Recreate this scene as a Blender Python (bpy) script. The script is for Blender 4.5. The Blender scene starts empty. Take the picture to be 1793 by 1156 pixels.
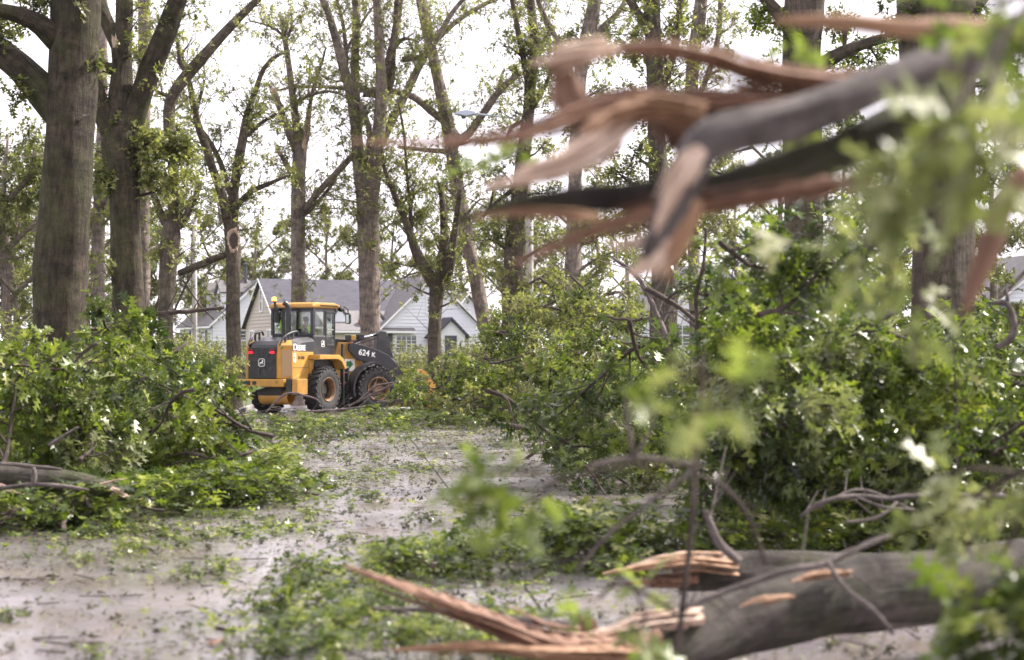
import bpy, math, random
import numpy as np
from mathutils import Vector, Matrix

R = math.radians
sc = bpy.context.scene
COL = sc.collection

# ------------------------------------------------------------------ camera, sky, sun, exposure
F, CX, HY, CZ = 3486.0, 896.5, 641.0, 1.5          # focal length in photo pixels, optical axis, horizon row, eye height
cam_d = bpy.data.cameras.new("camera")
cam = bpy.data.objects.new("camera", cam_d); COL.objects.link(cam)
cam.location = (0, 0, CZ); cam.rotation_euler = (R(90), 0, 0)
cam_d.sensor_width = 36; cam_d.lens = F / 1793 * 36
cam_d.shift_y = (HY - 578) / 1793
cam_d.clip_start = 0.1; cam_d.clip_end = 2000
cam_d.dof.use_dof = True; cam_d.dof.focus_distance = 41; cam_d.dof.aperture_fstop = 2.3
sc.camera = cam

SUN_EL, SUN_AZ = 44, 64                              # azimuth clockwise from straight ahead (+Y)
w = bpy.data.worlds.new("World"); sc.world = w; w.use_nodes = True
nt = w.node_tree; nt.nodes.clear()
n_out = nt.nodes.new("ShaderNodeOutputWorld"); n_bg = nt.nodes.new("ShaderNodeBackground")
n_sky = nt.nodes.new("ShaderNodeTexSky"); n_sky.sky_type = 'NISHITA'; n_sky.sun_disc = False
n_sky.sun_elevation = R(SUN_EL); n_sky.sun_rotation = R(SUN_AZ); n_sky.dust_density = 4.0
n_mix = nt.nodes.new("ShaderNodeMix"); n_mix.data_type = 'RGBA'
n_mix.inputs[0].default_value = 0.8                  # a high bright cloud deck over most of the sky
n_mix.inputs[7].default_value = (9.9, 9.25, 10.0, 1)
nt.links.new(n_sky.outputs[0], n_mix.inputs[6]); nt.links.new(n_mix.outputs[2], n_bg.inputs[0])
n_bg.inputs[1].default_value = 0.078
nt.links.new(n_bg.outputs[0], n_out.inputs[0])

sun_d = bpy.data.lights.new("sun", 'SUN'); sun_d.energy = 4.2; sun_d.angle = R(5); sun_d.color = (1, .93, .84)
sun = bpy.data.objects.new("sun", sun_d); COL.objects.link(sun)
sd = Vector((math.sin(R(SUN_AZ)) * math.cos(R(SUN_EL)), math.cos(R(SUN_AZ)) * math.cos(R(SUN_EL)), math.sin(R(SUN_EL))))
sun.rotation_euler = sd.to_track_quat('Z', 'Y').to_euler(); sun.location = sd * 60
sc.view_settings.view_transform = 'Standard'; sc.view_settings.look = 'None'
sc.view_settings.exposure = 1.5; sc.view_settings.gamma = 1
sc.cycles.use_denoising = True; sc.cycles.use_adaptive_sampling = True; sc.cycles.adaptive_threshold = .015
sc.cycles.max_bounces = 5; sc.cycles.diffuse_bounces = 2; sc.cycles.glossy_bounces = 2; sc.cycles.transmission_bounces = 3; sc.cycles.transparent_max_bounces = 10
sc.cycles.volume_bounces = 0


def at(px, py, d):
    """world point seen at photo pixel (px, py) when it stands d metres away"""
    return np.array([(px - CX) / F * d, d, CZ - (py - HY) / F * d])


def gdist(py):
    return F * CZ / max(py - HY, 1e-3)


# ------------------------------------------------------------------ materials
def new_mat(name):
    m = bpy.data.materials.new(name); m.use_nodes = True
    t = m.node_tree
    for n in list(t.nodes): t.nodes.remove(n)
    o = t.nodes.new("ShaderNodeOutputMaterial"); b = t.nodes.new("ShaderNodeBsdfPrincipled")
    t.links.new(b.outputs[0], o.inputs[0])
    return m, t, b, o


def nd(t, kind, **kw):
    n = t.nodes.new(kind)
    for k, v in kw.items(): setattr(n, k, v)
    return n


def ramp(t, src, stops):
    r = t.nodes.new("ShaderNodeValToRGB"); e = r.color_ramp.elements
    while len(e) < len(stops): e.new(0.5)
    for i, (p, c) in enumerate(stops):
        e[i].position = p; e[i].color = (c[0], c[1], c[2], 1)
    t.links.new(src, r.inputs[0]); return r.outputs[0]


def noise(t, vec, scale, detail=4, rough=.55):
    n = t.nodes.new("ShaderNodeTexNoise"); n.inputs['Scale'].default_value = scale
    n.inputs['Detail'].default_value = detail; n.inputs['Roughness'].default_value = rough
    if vec is not None: t.links.new(vec, n.inputs['Vector'])
    return n.outputs[0]


def mapping(t, vec, scale):
    n = t.nodes.new("ShaderNodeMapping"); n.inputs['Scale'].default_value = scale
    t.links.new(vec, n.inputs['Vector']); return n.outputs[0]


def mixc(t, fac, a, b, mode='MIX'):
    n = t.nodes.new("ShaderNodeMix"); n.data_type = 'RGBA'; n.blend_type = mode
    for i, v in ((0, fac), (6, a), (7, b)):
        if hasattr(v, 'is_output'): t.links.new(v, n.inputs[i])
        elif i == 0: n.inputs[0].default_value = v
        else: n.inputs[i].default_value = (v[0], v[1], v[2], 1)
    return n.outputs[2]


def bump(t, b, h, strength, dist):
    n = t.nodes.new("ShaderNodeBump"); n.inputs['Strength'].default_value = strength
    n.inputs['Distance'].default_value = dist
    t.links.new(h, n.inputs['Height']); t.links.new(n.outputs[0], b.inputs['Normal'])


def mat_plain(name, col, rough=.5, metal=0, var=.18, scale=6, spec=.5, grime=None, bumpy=0):
    m, t, b, o = new_mat(name)
    tc = nd(t, "ShaderNodeTexCoord").outputs['Object']
    n1 = noise(t, tc, scale, 6)
    lo = [c * (1 - var) for c in col]; hi = [min(1, c * (1 + var)) for c in col]
    c = ramp(t, n1, [(.3, lo), (.7, hi)])
    if grime:
        g = noise(t, tc, scale * .45, 8, .7)
        f = ramp(t, g, [(.5, (0, 0, 0)), (.72, (.75, .75, .75))])
        c = mixc(t, f, c, grime)
    t.links.new(c, b.inputs['Base Color'])
    b.inputs['Roughness'].default_value = rough; b.inputs['Metallic'].default_value = metal
    b.inputs['Specular IOR Level'].default_value = spec
    if bumpy: bump(t, b, noise(t, tc, scale * 6, 4), .4, bumpy)
    return m


def mat_leaf(name, stops, transl=.38, rough=.30):
    m, t, b, o = new_mat(name)
    a = nd(t, "ShaderNodeAttribute", attribute_name="rnd").outputs['Fac']
    oi = nd(t, "ShaderNodeObjectInfo").outputs['Random']
    ma = nd(t, "ShaderNodeMath", operation='MULTIPLY_ADD'); t.links.new(oi, ma.inputs[0]); ma.inputs[1].default_value = .36
    t.links.new(a, ma.inputs[2])
    sb = nd(t, "ShaderNodeMath", operation='SUBTRACT'); t.links.new(ma.outputs[0], sb.inputs[0]); sb.inputs[1].default_value = .19
    c = ramp(t, sb.outputs[0], stops)
    g = nd(t, "ShaderNodeNewGeometry").outputs['Backfacing']
    under = mixc(t, .5, c, (.15, .19, .10))
    c2 = mixc(t, g, c, under)
    t.links.new(c2, b.inputs['Base Color'])
    b.inputs['Roughness'].default_value = rough; b.inputs['Specular IOR Level'].default_value = .34
    tr = nd(t, "ShaderNodeBsdfTranslucent")
    tc = mixc(t, .75, c, (1.6, 1.75, .7), 'MULTIPLY'); t.links.new(tc, tr.inputs[0])
    mx = nd(t, "ShaderNodeMixShader"); mx.inputs[0].default_value = transl
    t.links.new(b.outputs[0], mx.inputs[1]); t.links.new(tr.outputs[0], mx.inputs[2])
    t.links.new(mx.outputs[0], o.inputs[0])
    return m


def mat_bark(name, dark, light, moss=0, sc_=1.0, rough=.85):
    m, t, b, o = new_mat(name)
    v = nd(t, "ShaderNodeAttribute", attribute_name="bark").outputs['Vector']
    oc = nd(t, "ShaderNodeTexCoord").outputs['Object']
    f1 = noise(t, mapping(t, v, (17 * sc_, 17 * sc_, 3.4 * sc_)), 1, 9, .74)
    f2 = noise(t, mapping(t, v, (4, 4, 8)), .7, 7, .68)
    c = ramp(t, f1, [(.32, dark), (.62, light)])
    c = mixc(t, ramp(t, f2, [(.42, (0, 0, 0)), (.66, (.75, .75, .75))]), c, [x * .6 for x in dark])
    if moss:
        f3 = noise(t, oc, 1.3, 6, .7)
        c = mixc(t, ramp(t, f3, [(.45, (0, 0, 0)), (.7, (moss, moss, moss))]), c, (.085, .10, .03))
    f4 = noise(t, oc, .9, 5, .6); c = mixc(t, .55, c, ramp(t, f4, [(.35, (.5, .5, .5)), (.65, (1.35, 1.35, 1.35))]), 'MULTIPLY')
    t.links.new(c, b.inputs['Base Color']); b.inputs['Roughness'].default_value = rough
    b.inputs['Specular IOR Level'].default_value = .25
    ad = nd(t, "ShaderNodeMath", operation='MULTIPLY_ADD'); t.links.new(f2, ad.inputs[0]); ad.inputs[1].default_value = .6
    t.links.new(f1, ad.inputs[2]); bump(t, b, ad.outputs[0], 1., .075 / sc_)
    return m


def mat_wood(name, a_, b_, c_):
    m, t, b, o = new_mat(name)
    v = nd(t, "ShaderNodeAttribute", attribute_name="bark").outputs['Vector']
    f1 = noise(t, mapping(t, v, (60, 60, 3.5)), 1, 5, .6)
    f2 = noise(t, mapping(t, v, (9, 9, 2)), 1, 3, .5)
    c = ramp(t, f1, [(.3, a_), (.5, b_), (.72, c_)])
    c = mixc(t, ramp(t, f2, [(.4, (0, 0, 0)), (.75, (.7, .7, .7))]), c, a_)
    t.links.new(c, b.inputs['Base Color']); b.inputs['Roughness'].default_value = .75
    bump(t, b, f1, .7, .015); return m


def mat_glass(name, tint, refl=.25):
    m, t, b, o = new_mat(name); t.nodes.remove(b)
    tr = nd(t, "ShaderNodeBsdfTransparent"); tr.inputs[0].default_value = (*tint, 1)
    gl = nd(t, "ShaderNodeBsdfGlossy"); gl.inputs['Roughness'].default_value = .03
    lw = nd(t, "ShaderNodeLayerWeight"); lw.inputs[0].default_value = .5
    fr = nd(t, "ShaderNodeMath", operation='POWER'); fr.inputs[1].default_value = 4; t.links.new(lw.outputs['Facing'], fr.inputs[0])
    ad = nd(t, "ShaderNodeMath", operation='ADD'); ad.inputs[1].default_value = refl; t.links.new(fr.outputs[0], ad.inputs[0])
    mx = nd(t, "ShaderNodeMixShader"); t.links.new(ad.outputs[0], mx.inputs[0])
    t.links.new(tr.outputs[0], mx.inputs[1]); t.links.new(gl.outputs[0], mx.inputs[2]); t.links.new(mx.outputs[0], o.inputs[0])
    return m


def mat_emit(name, col, strength):
    m, t, b, o = new_mat(name)
    b.inputs['Base Color'].default_value = (*col, 1); b.inputs['Roughness'].default_value = .2
    b.inputs['Emission Color'].default_value = (*col, 1); b.inputs['Emission Strength'].default_value = strength
    return m


GREEN = [(.0, (.012, .021, .005)), (.30, (.042, .066, .010)), (.58, (.105, .140, .018)), (.84, (.195, .225, .036)), (1., (.30, .30, .14))]
GREEN_D = [(.0, (.009, .017, .005)), (.4, (.028, .048, .009)), (.7, (.062, .088, .015)), (1., (.13, .155, .04))]
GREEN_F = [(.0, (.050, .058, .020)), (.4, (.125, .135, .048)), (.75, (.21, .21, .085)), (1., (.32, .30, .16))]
GREEN_P = [(.0, (.055, .068, .022)), (.4, (.125, .145, .05)), (.7, (.20, .215, .10)), (1., (.29, .29, .18))]
MAT = {}
MAT['leaf'] = mat_leaf('oak_leaf', GREEN)
MAT['leaf_dark'] = mat_leaf('oak_leaf_deep_green', GREEN_D, .3)
MAT['leaf_far'] = mat_leaf('oak_leaf_hazed', GREEN_F, .5, .38)  # greens raised so hazy backlight is painted into the leaf colour
MAT['leaf_pale'] = mat_leaf('oak_leaf_underside', GREEN_P, .3, .4)
MAT['leaf_near'] = mat_leaf('oak_leaf_brightened', [(.0, (.035, .055, .010)), (.35, (.085, .118, .02)), (.65, (.155, .19, .04)), (1., (.28, .29, .14))], .42, .34)  # brightened copy of the oak leaf, lifting near sprays that fall in shade
MAT['litter'] = mat_leaf('torn_leaf', [(0, (.022, .018, .011)), (.45, (.05, .042, .022)), (.7, (.075, .085, .025)), (1, (.17, .19, .05))], .1, .5)
MAT['bark_old'] = mat_bark('bark_old_mossy', (.015, .012, .0085), (.100, .077, .057), .5, .8)
MAT['bark'] = mat_bark('bark_grey_brown', (.034, .027, .022), (.165, .130, .108), .3)
MAT['bark_far'] = mat_bark('bark_hazed', (.095, .077, .069), (.36, .29, .258), .2)  # bark colour lightened to paint haze onto the distant trunks
MAT['bark_log'] = mat_bark('bark_log', (.026, .022, .019), (.150, .128, .116), .85, 1.0)
MAT['bark_bough'] = mat_bark('bark_bough', (.075, .065, .062), (.29, .25, .245), .15, 1.6)
MAT['twig'] = mat_bark('twig_bark', (.045, .035, .030), (.13, .10, .085), 0, 2)
MAT['twig_grey'] = mat_bark('twig_bark_grey', (.085, .070, .066), (.24, .20, .19), 0, 2)
MAT['wood'] = mat_wood('torn_wood', (.14, .070, .036), (.30, .170, .095), (.49, .33, .21))
MAT['wood_pale'] = mat_wood('torn_wood_pale', (.33, .22, .16), (.52, .39, .30), (.70, .59, .50))
MAT['wood_red'] = mat_wood('torn_wood_red', (.085, .040, .024), (.20, .105, .065), (.34, .205, .135))


# ------------------------------------------------------------------ mesh building
class MB:
    """collects shapes; build() links them as one mesh object"""

    def __init__(self):
        self.v, self.f3, self.f4, self.fn, self.a, self.n = [], [], [], [], [], 0

    def _add(self, v, f3=None, f4=None, attr=None):
        v = np.asarray(v, float).reshape(-1, 3)
        self.v.append(v); self.a.append(v.copy() if attr is None else np.asarray(attr, float).reshape(-1, 3))
        if f3 is not None and len(f3): self.f3.append(np.asarray(f3, int) + self.n)
        if f4 is not None and len(f4): self.f4.append(np.asarray(f4, int) + self.n)
        self.n += len(v); return self

    def box(self, lo, hi, M=None):
        x0, y0, z0 = lo; x1, y1, z1 = hi
        v = np.array([(x0, y0, z0), (x1, y0, z0), (x1, y1, z0), (x0, y1, z0), (x0, y0, z1), (x1, y0, z1), (x1, y1, z1), (x0, y1, z1)], float)
        if M is not None: v = v @ np.array(M.to_3x3()).T + np.array(M.translation)
        return self._add(v, None, [(0, 3, 2, 1), (4, 5, 6, 7), (0, 1, 5, 4), (1, 2, 6, 5), (2, 3, 7, 6), (3, 0, 4, 7)])

    def prism(self, poly, t0, t1, axis='x', M=None):
        """polygon in the plane across axis, extruded from t0 to t1 (ngon caps)"""
        n = len(poly); p = np.asarray(poly, float); v = np.zeros((2 * n, 3))
        i, j, k = {'x': (1, 2, 0), 'y': (0, 2, 1), 'z': (0, 1, 2)}[axis]
        v[:n, i] = p[:, 0]; v[:n, j] = p[:, 1]; v[:n, k] = t0
        v[n:, i] = p[:, 0]; v[n:, j] = p[:, 1]; v[n:, k] = t1
        if M is not None: v = v @ np.array(M.to_3x3()).T + np.array(M.translation)
        base = self.n
        self._add(v, None, [(a, (a + 1) % n, n + (a + 1) % n, n + a) for a in range(n)])
        self.fn.append([base + a for a in range(n)][::-1]); self.fn.append([base + n + a for a in range(n)])
        return self

    def tube(self, P, Rr, sides=8, lump=0., seed=0, cap=True, flat=None):
        P = np.asarray(P, float); Rr = np.asarray(Rr, float) * np.ones(len(P)); n = len(P)
        T = np.gradient(P, axis=0); T /= np.linalg.norm(T, axis=1)[:, None] + 1e-9
        ref = np.array([1., 0, 0]) if abs(T[0, 0]) < .8 else np.array([0, 1., 0])
        N = np.zeros((n, 3)); u = ref - T[0] * (ref @ T[0]); N[0] = u / np.linalg.norm(u)
        for i in range(1, n):
            u = N[i - 1] - T[i] * (N[i - 1] @ T[i]); N[i] = u / (np.linalg.norm(u) + 1e-9)
        B = np.cross(T, N)
        L = np.concatenate([[0], np.cumsum(np.linalg.norm(np.diff(P, axis=0), axis=1))])
        th = np.arange(sides) * 2 * math.pi / sides
        rr = np.repeat(Rr[:, None], sides, 1)
        if lump:
            g = np.random.default_rng(seed); s = np.zeros_like(rr)
            for k in range(7):
                a = g.integers(1, 5); fz = g.uniform(.4, 3.2) / max(Rr.max() * 2.2, .08); ph = g.uniform(0, 6.28, 2)
                s += np.cos(a * th[None] + ph[0] + .6 * np.sin(fz * L[:, None])) * np.sin(fz * L[:, None] + ph[1]) / (1 + .25 * k)
            rr = rr * (1 + lump * s * .45)
        fl = 1. if flat is None else flat
        c, s_ = np.cos(th), np.sin(th)
        V = P[:, None] + rr[..., None] * (c[None, :, None] * N[:, None] + fl * s_[None, :, None] * B[:, None])
        A = np.stack([rr * c, rr * s_, np.repeat(L[:, None], sides, 1)], -1) + np.array([seed * 3.7 % 50, 0, 0])
        i = np.arange(n - 1)[:, None] * sides; j = np.arange(sides)[None]; j2 = (j + 1) % sides
        q = np.stack([i + j, i + j2, i + sides + j2, i + sides + j], -1).reshape(-1, 4)
        v = V.reshape(-1, 3); a = A.reshape(-1, 3); f3 = []
        if cap:
            e0, e1 = len(v), len(v) + 1
            v = np.vstack([v, P[0], P[-1]]); a = np.vstack([a, [0, 0, 0], [0, 0, L[-1]]])
            jj = np.arange(sides); k2 = (jj + 1) % sides; o = (n - 1) * sides
            f3 = np.vstack([np.stack([k2, jj, np.full(sides, e0)], 1), np.stack([o + jj, o + k2, np.full(sides, e1)], 1)])
        return self._add(v, f3, q, a)

    def rods(self, p0, p1, r0, r1, sides=3):
        """many straight twigs at once"""
        n = len(p0)
        if n == 0: return self
        d = p1 - p0; l = np.linalg.norm(d, axis=1)[:, None] + 1e-9; d = d / l
        ref = np.where(np.abs(d[:, :1]) < .8, np.array([[1., 0, 0]]), np.array([[0, 1., 0]]))
        N = ref - d * np.sum(ref * d, 1)[:, None]; N /= np.linalg.norm(N, axis=1)[:, None]; B = np.cross(d, N)
        th = np.arange(sides) * 2 * math.pi / sides
        ring = np.cos(th)[None, :, None] * N[:, None] + np.sin(th)[None, :, None] * B[:, None]
        V = np.concatenate([p0[:, None] + ring * r0, p1[:, None] + ring * r1], 1)
        A = np.concatenate([ring * r0, ring * r1 + np.array([0, 0, 1.]) * l[:, None] * .5], 1)
        j = np.arange(sides); q = np.stack([j, (j + 1) % sides, sides + (j + 1) % sides, sides + j], 1)
        q = (q[None] + (np.arange(n) * 2 * sides)[:, None, None]).reshape(-1, 4)
        return self._add(V.reshape(-1, 3), None, q, A.reshape(-1, 3))

    def lathe(self, prof, axis='x', center=(0, 0, 0), seg=32, M=None):
        """profile of (along axis, radius), spun"""
        n = len(prof); th = np.arange(seg) * 2 * math.pi / seg; v = []
        for (x, r) in prof:
            c, s = np.cos(th) * r, np.sin(th) * r; xx = np.full(seg, x)
            v.append(np.stack({'x': (xx, c, s), 'y': (s, xx, c), 'z': (c, s, xx)}[axis], 1))
        v = np.vstack(v) + np.array(center)
        if M is not None: v = v @ np.array(M.to_3x3()).T + np.array(M.translation)
        i = np.arange(n - 1)[:, None] * seg; j = np.arange(seg)[None]; j2 = (j + 1) % seg
        return self._add(v, None, np.stack([i + j, i + j2, i + seg + j2, i + seg + j], -1).reshape(-1, 4))

    def build(self, name, mat, parent=None, smooth=False, bevel=0, rnd=None):
        me = bpy.data.meshes.new(name)
        V = np.vstack(self.v); me.vertices.add(len(V)); me.vertices.foreach_set('co', V.ravel())
        loops, starts, k = [], [], 0
        for arr, w_ in ((self.f4, 4), (self.f3, 3)):
            if arr:
                q = np.vstack(arr); loops.append(q.ravel()); starts.append(k + np.arange(len(q)) * w_); k += q.size
        for f in self.fn:
            loops.append(np.array(f)); starts.append(np.array([k])); k += len(f)
        lo = np.concatenate(loops); st = np.concatenate(starts)
        me.loops.add(len(lo)); me.loops.foreach_set('vertex_index', lo.astype(np.int32))
        me.polygons.add(len(st)); me.polygons.foreach_set('loop_start', st.astype(np.int32))
        at_ = me.attributes.new('bark', 'FLOAT_VECTOR', 'POINT'); at_.data.foreach_set('vector', np.vstack(self.a).ravel())
        me.update(calc_edges=True); me.validate()
        me.polygons.foreach_set('use_smooth', np.full(len(me.polygons), bool(smooth)))
        me.materials.append(MAT[mat] if isinstance(mat, str) else mat)
        o = bpy.data.objects.new(name, me); COL.objects.link(o)
        if parent is not None: o.parent = parent
        if bevel:
            b = o.modifiers.new('bevel', 'BEVEL'); b.width = bevel; b.segments = 2; b.limit_method = 'ANGLE'; b.angle_limit = R(35)
        return o


# leaf shapes: a lobed oak leaf, one unit long along x
def leaf_template(lod):
    if lod == 0:
        rib = [(.04, 0), (.34, 0), (.62, 0), (.85, 0), (1., 0)]
        side = [(.20, .26), (.33, .05), (.60, .42), (.62, .05), (.92, .27), (.85, .045)]
        v = [(x, 0) for x, _ in rib]
        for sgn in (1, -1): v += [(x, y * sgn) for x, y in side]
        f = []
        for k, sgn in ((5, 1), (11, -1)):
            t1, s1, t2, s2, t3, s3 = range(k, k + 6)
            tr = [(0, s1, t1), (0, 1, s1), (1, s2, s1), (s1, s2, t2), (1, 2, s2), (2, s3, s2), (s2, s3, t3), (2, 3, s3), (3, 4, s3)]
            f += [t if sgn > 0 else t[::-1] for t in tr]
    elif lod == 1:
        v = [(.03, 0), (.45, 0), (1, 0), (.30, .32), (.40, .055), (.78, .40), (.74, .055), (.30, -.32), (.40, -.055), (.78, -.40), (.74, -.055)]
        f = []
        for k, sgn in ((3, 1), (7, -1)):
            t1, s1, t2, s2 = range(k, k + 4)
            tr = [(0, s1, t1), (0, 1, s1), (1, s2, s1), (s1, s2, t2), (1, 2, s2)]
            f += [t if sgn > 0 else t[::-1] for t in tr]
    else:
        v = [(0, 0), (.5, 0), (1, 0), (.42, .36), (.80, .27), (.42, -.36), (.80, -.27)]
        f = [(0, 1, 3), (1, 2, 4), (1, 0, 5), (2, 1, 6)]
    v = np.array(v, float)
    z = .22 * np.abs(v[:, 1]) - .22 * v[:, 0] ** 2 + .1 * v[:, 0]
    return np.column_stack([v, z]), np.array(f, int)


LEAF = [leaf_template(k) for k in range(3)]


def unit(a): return a / (np.linalg.norm(a, axis=-1, keepdims=True) + 1e-9)


class Foliage:
    """twigs (start, direction, length) that carry leaves"""

    def __init__(self): self.p, self.d, self.l = [], [], []

    def twigs(self, p, d, l):
        self.p.append(np.atleast_2d(p)); self.d.append(unit(np.atleast_2d(d))); self.l.append(np.atleast_1d(l) * np.ones(len(np.atleast_2d(p))))

    def arrays(self): return np.vstack(self.p), np.vstack(self.d), np.concatenate(self.l)

    def count(self): return sum(len(x) for x in self.p)

    def leaf_mesh(self, name, mat, parent, K, size, rng, lod, droop=.3, tip=.55, kind=None):
        p, d, l = self.arrays(); n = len(p)
        P = np.repeat(p, K, 0); D = np.repeat(d, K, 0); Ln = np.repeat(l, K); N = n * K
        t = np.where(rng.random(N) < tip, rng.uniform(.88, 1., N), rng.uniform(.2, .9, N))
        pos = P + D * (Ln * t)[:, None]; pos[:, 2] -= .12 * Ln * t * t
        perp = unit(np.cross(D, rng.normal(size=(N, 3)))); a = rng.uniform(R(30), R(85), N)[:, None]
        X = D * np.cos(a) + perp * np.sin(a); X[:, 2] -= droop * rng.random(N); X = unit(X)
        nn = D * .5 + np.array([0, 0, .9]) + rng.normal(size=(N, 3)) * .5
        Y = unit(np.cross(nn, X)); Z = np.cross(X, Y)
        S = size * rng.uniform(.5, 1.35, N)
        T, fc = LEAF[lod]; m = len(T)
        curl = rng.uniform(.2, 2.2, N)
        tz = T[None, :, 2] * curl[:, None]
        V = pos[:, None] + X[:, None] * (.12 * S)[:, None, None] + S[:, None, None] * (T[None, :, 0:1] * X[:, None] + T[None, :, 1:2] * rng.uniform(.75, 1.1, N)[:, None, None] * Y[:, None] + tz[..., None] * Z[:, None])
        me = bpy.data.meshes.new(name)
        V = V.reshape(-1, 3); f = (fc[None] + (np.arange(N) * m)[:, None, None]).reshape(-1, 3)
        return tri_mesh(name, V, f, np.repeat(np.clip(np.repeat(rng.normal(.48, .15, n), K) + rng.normal(0, .18, N), 0, 1), m), mat, parent, kind)

    def twig_mesh(self, mb, r=.006):
        p, d, l = self.arrays(); e = p + d * l[:, None] * .95; e[:, 2] -= .10 * l
        mb.rods(p, e, r, r * .45)


def tri_mesh(name, V, f, rnd, mat, parent, kind=None):
    me = bpy.data.meshes.new(name)
    me.vertices.add(len(V)); me.vertices.foreach_set('co', np.ascontiguousarray(V, dtype=np.float32).ravel())
    me.loops.add(f.size); me.loops.foreach_set('vertex_index', f.ravel().astype(np.int32))
    me.polygons.add(len(f)); me.polygons.foreach_set('loop_start', (np.arange(len(f)) * 3).astype(np.int32))
    a = me.attributes.new('rnd', 'FLOAT', 'POINT'); a.data.foreach_set('value', rnd.astype(np.float32))
    me.update(calc_edges=True); me.materials.append(MAT[mat] if isinstance(mat, str) else mat)
    o = bpy.data.objects.new(name, me); COL.objects.link(o); o.parent = parent
    if kind: o['kind'] = kind
    return o


def smooth_path(C, step):
    """Catmull-Rom through control rows (x, y, z, r, ...)"""
    C = np.asarray(C, float); n = len(C)
    if n < 3: k = max(2, int(np.linalg.norm(C[-1, :3] - C[0, :3]) / step) + 1); return C[0] + np.linspace(0, 1, k)[:, None] * (C[-1] - C[0])
    E = np.vstack([2 * C[0] - C[1], C, 2 * C[-1] - C[-2]]); out = []
    for i in range(1, n):
        p0, p1, p2, p3 = E[i - 1:i + 3]; k = max(2, int(np.linalg.norm(p2[:3] - p1[:3]) / step) + 1)
        t = np.linspace(0, 1, k, endpoint=False)[:, None]
        out.append(.5 * (2 * p1 + (p2 - p0) * t + (2 * p0 - 5 * p1 + 4 * p2 - p3) * t ** 2 + (3 * p1 - p0 - 3 * p2 + p3) * t ** 3))
    out.append(C[-1:]); o = np.vstack(out); o[:, 3] = np.maximum(o[:, 3], .002); return o


def empty(name, loc=(0, 0, 0), rz=0):
    o = bpy.data.objects.new(name, None); COL.objects.link(o); o.location = loc; o.rotation_euler = (0, 0, rz)
    o.empty_display_size = .2; return o


def tag(o, label=None, cat=None, group=None, kind=None):
    if label: o['label'] = label
    if cat: o['category'] = cat
    if group: o['group'] = group
    if kind: o['kind'] = kind
    return o


def copy_tree(o, parent=None):
    c = o.copy(); COL.objects.link(c); c.parent = parent
    for ch in list(o.children): copy_tree(ch, c)
    return c


# ------------------------------------------------------------------ ground, road
def ground_z(x, y):
    def ss(a, b, v): t = np.clip((v - a) / (b - a), 0, 1); return t * t * (3 - 2 * t)
    return 1.7 * ss(98, 132, y) - .03 + .08 * np.sin(x * .21) * np.sin(y * .13) * ss(3, 8, np.abs(x + .079 * y - 1.1) - 4.8)


def mat_ground():
    m, t, b, o = new_mat('lawn')
    tc = nd(t, "ShaderNodeTexCoord").outputs['Object']
    c = ramp(t, noise(t, tc, 1.2, 8, .7), [(.3, (.035, .045, .016)), (.5, (.06, .085, .022)), (.7, (.10, .115, .04))])
    t.links.new(c, b.inputs['Base Color']); b.inputs['Roughness'].default_value = .9
    bump(t, b, noise(t, tc, 40, 4), .8, .05); return m


def mat_road():
    m, t, b, o = new_mat('wet_concrete')
    tc = nd(t, "ShaderNodeTexCoord").outputs['Object']
    big = noise(t, mapping(t, tc, (.42, .30, 1)), 1.0, 8, .66)          # standing water and damp patches
    fine = noise(t, tc, 30, 5, .6)
    base = ramp(t, fine, [(.3, (.128, .108, .120)), (.7, (.215, .185, .202))])
    mud = ramp(t, noise(t, mapping(t, tc, (.9, .35, 1)), 1.3, 8, .72), [(.47, (0, 0, 0)), (.62, (.9, .9, .9))])
    base = mixc(t, mud, base, (.14, .098, .075))
    grit = ramp(t, noise(t, tc, 11, 8, .8), [(.53, (0, 0, 0)), (.63, (.6, .6, .6))])
    base = mixc(t, grit, base, (.07, .058, .05))
    t.links.new(base, b.inputs['Base Color'])
    ro = mixc(t, grit, (.38, .38, .38), (.6, .6, .6))
    t.links.new(ro, b.inputs['Roughness'])
    wet = ramp(t, big, [(.52, (1,) * 3), (.66, (.35,) * 3)])            # a film of water over most of the slab
    t.links.new(wet, b.inputs['Coat Weight']); b.inputs['Coat IOR'].default_value = 1.7
    t.links.new(ramp(t, big, [(.42, (.14,) * 3), (.60, (.30,) * 3)]), b.inputs['Coat Roughness'])
    cb_ = nd(t, "ShaderNodeBump"); cb_.inputs['Strength'].default_value = .3; cb_.inputs['Distance'].default_value = .004
    t.links.new(noise(t, tc, 7, 4, .6), cb_.inputs['Height']); t.links.new(cb_.outputs[0], b.inputs['Coat Normal'])
    st = ramp(t, big, [(.40, (.12,) * 3), (.62, (1,) * 3)])
    hh = nd(t, "ShaderNodeMath", operation='MULTIPLY'); t.links.new(fine, hh.inputs[0]); t.links.new(st, hh.inputs[1])
    h2 = nd(t, "ShaderNodeMath", operation='MULTIPLY_ADD'); h2.inputs[1].default_value = 1.6
    t.links.new(noise(t, tc, 5, 4), h2.inputs[0]); t.links.new(hh.outputs[0], h2.inputs[2])
    bump(t, b, h2.outputs[0], .45, .005); return m


MAT['lawn'] = mat_ground(); MAT['road'] = mat_road()
MAT['kerb'] = mat_plain('kerb_concrete', (.30, .28, .27), .6, var=.2, scale=5, bumpy=.004)
MAT['sub'] = mat_plain('joint_dirt', (.06, .052, .045), .8)


def road_mid(y): return 1.15 - .079 * y


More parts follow.
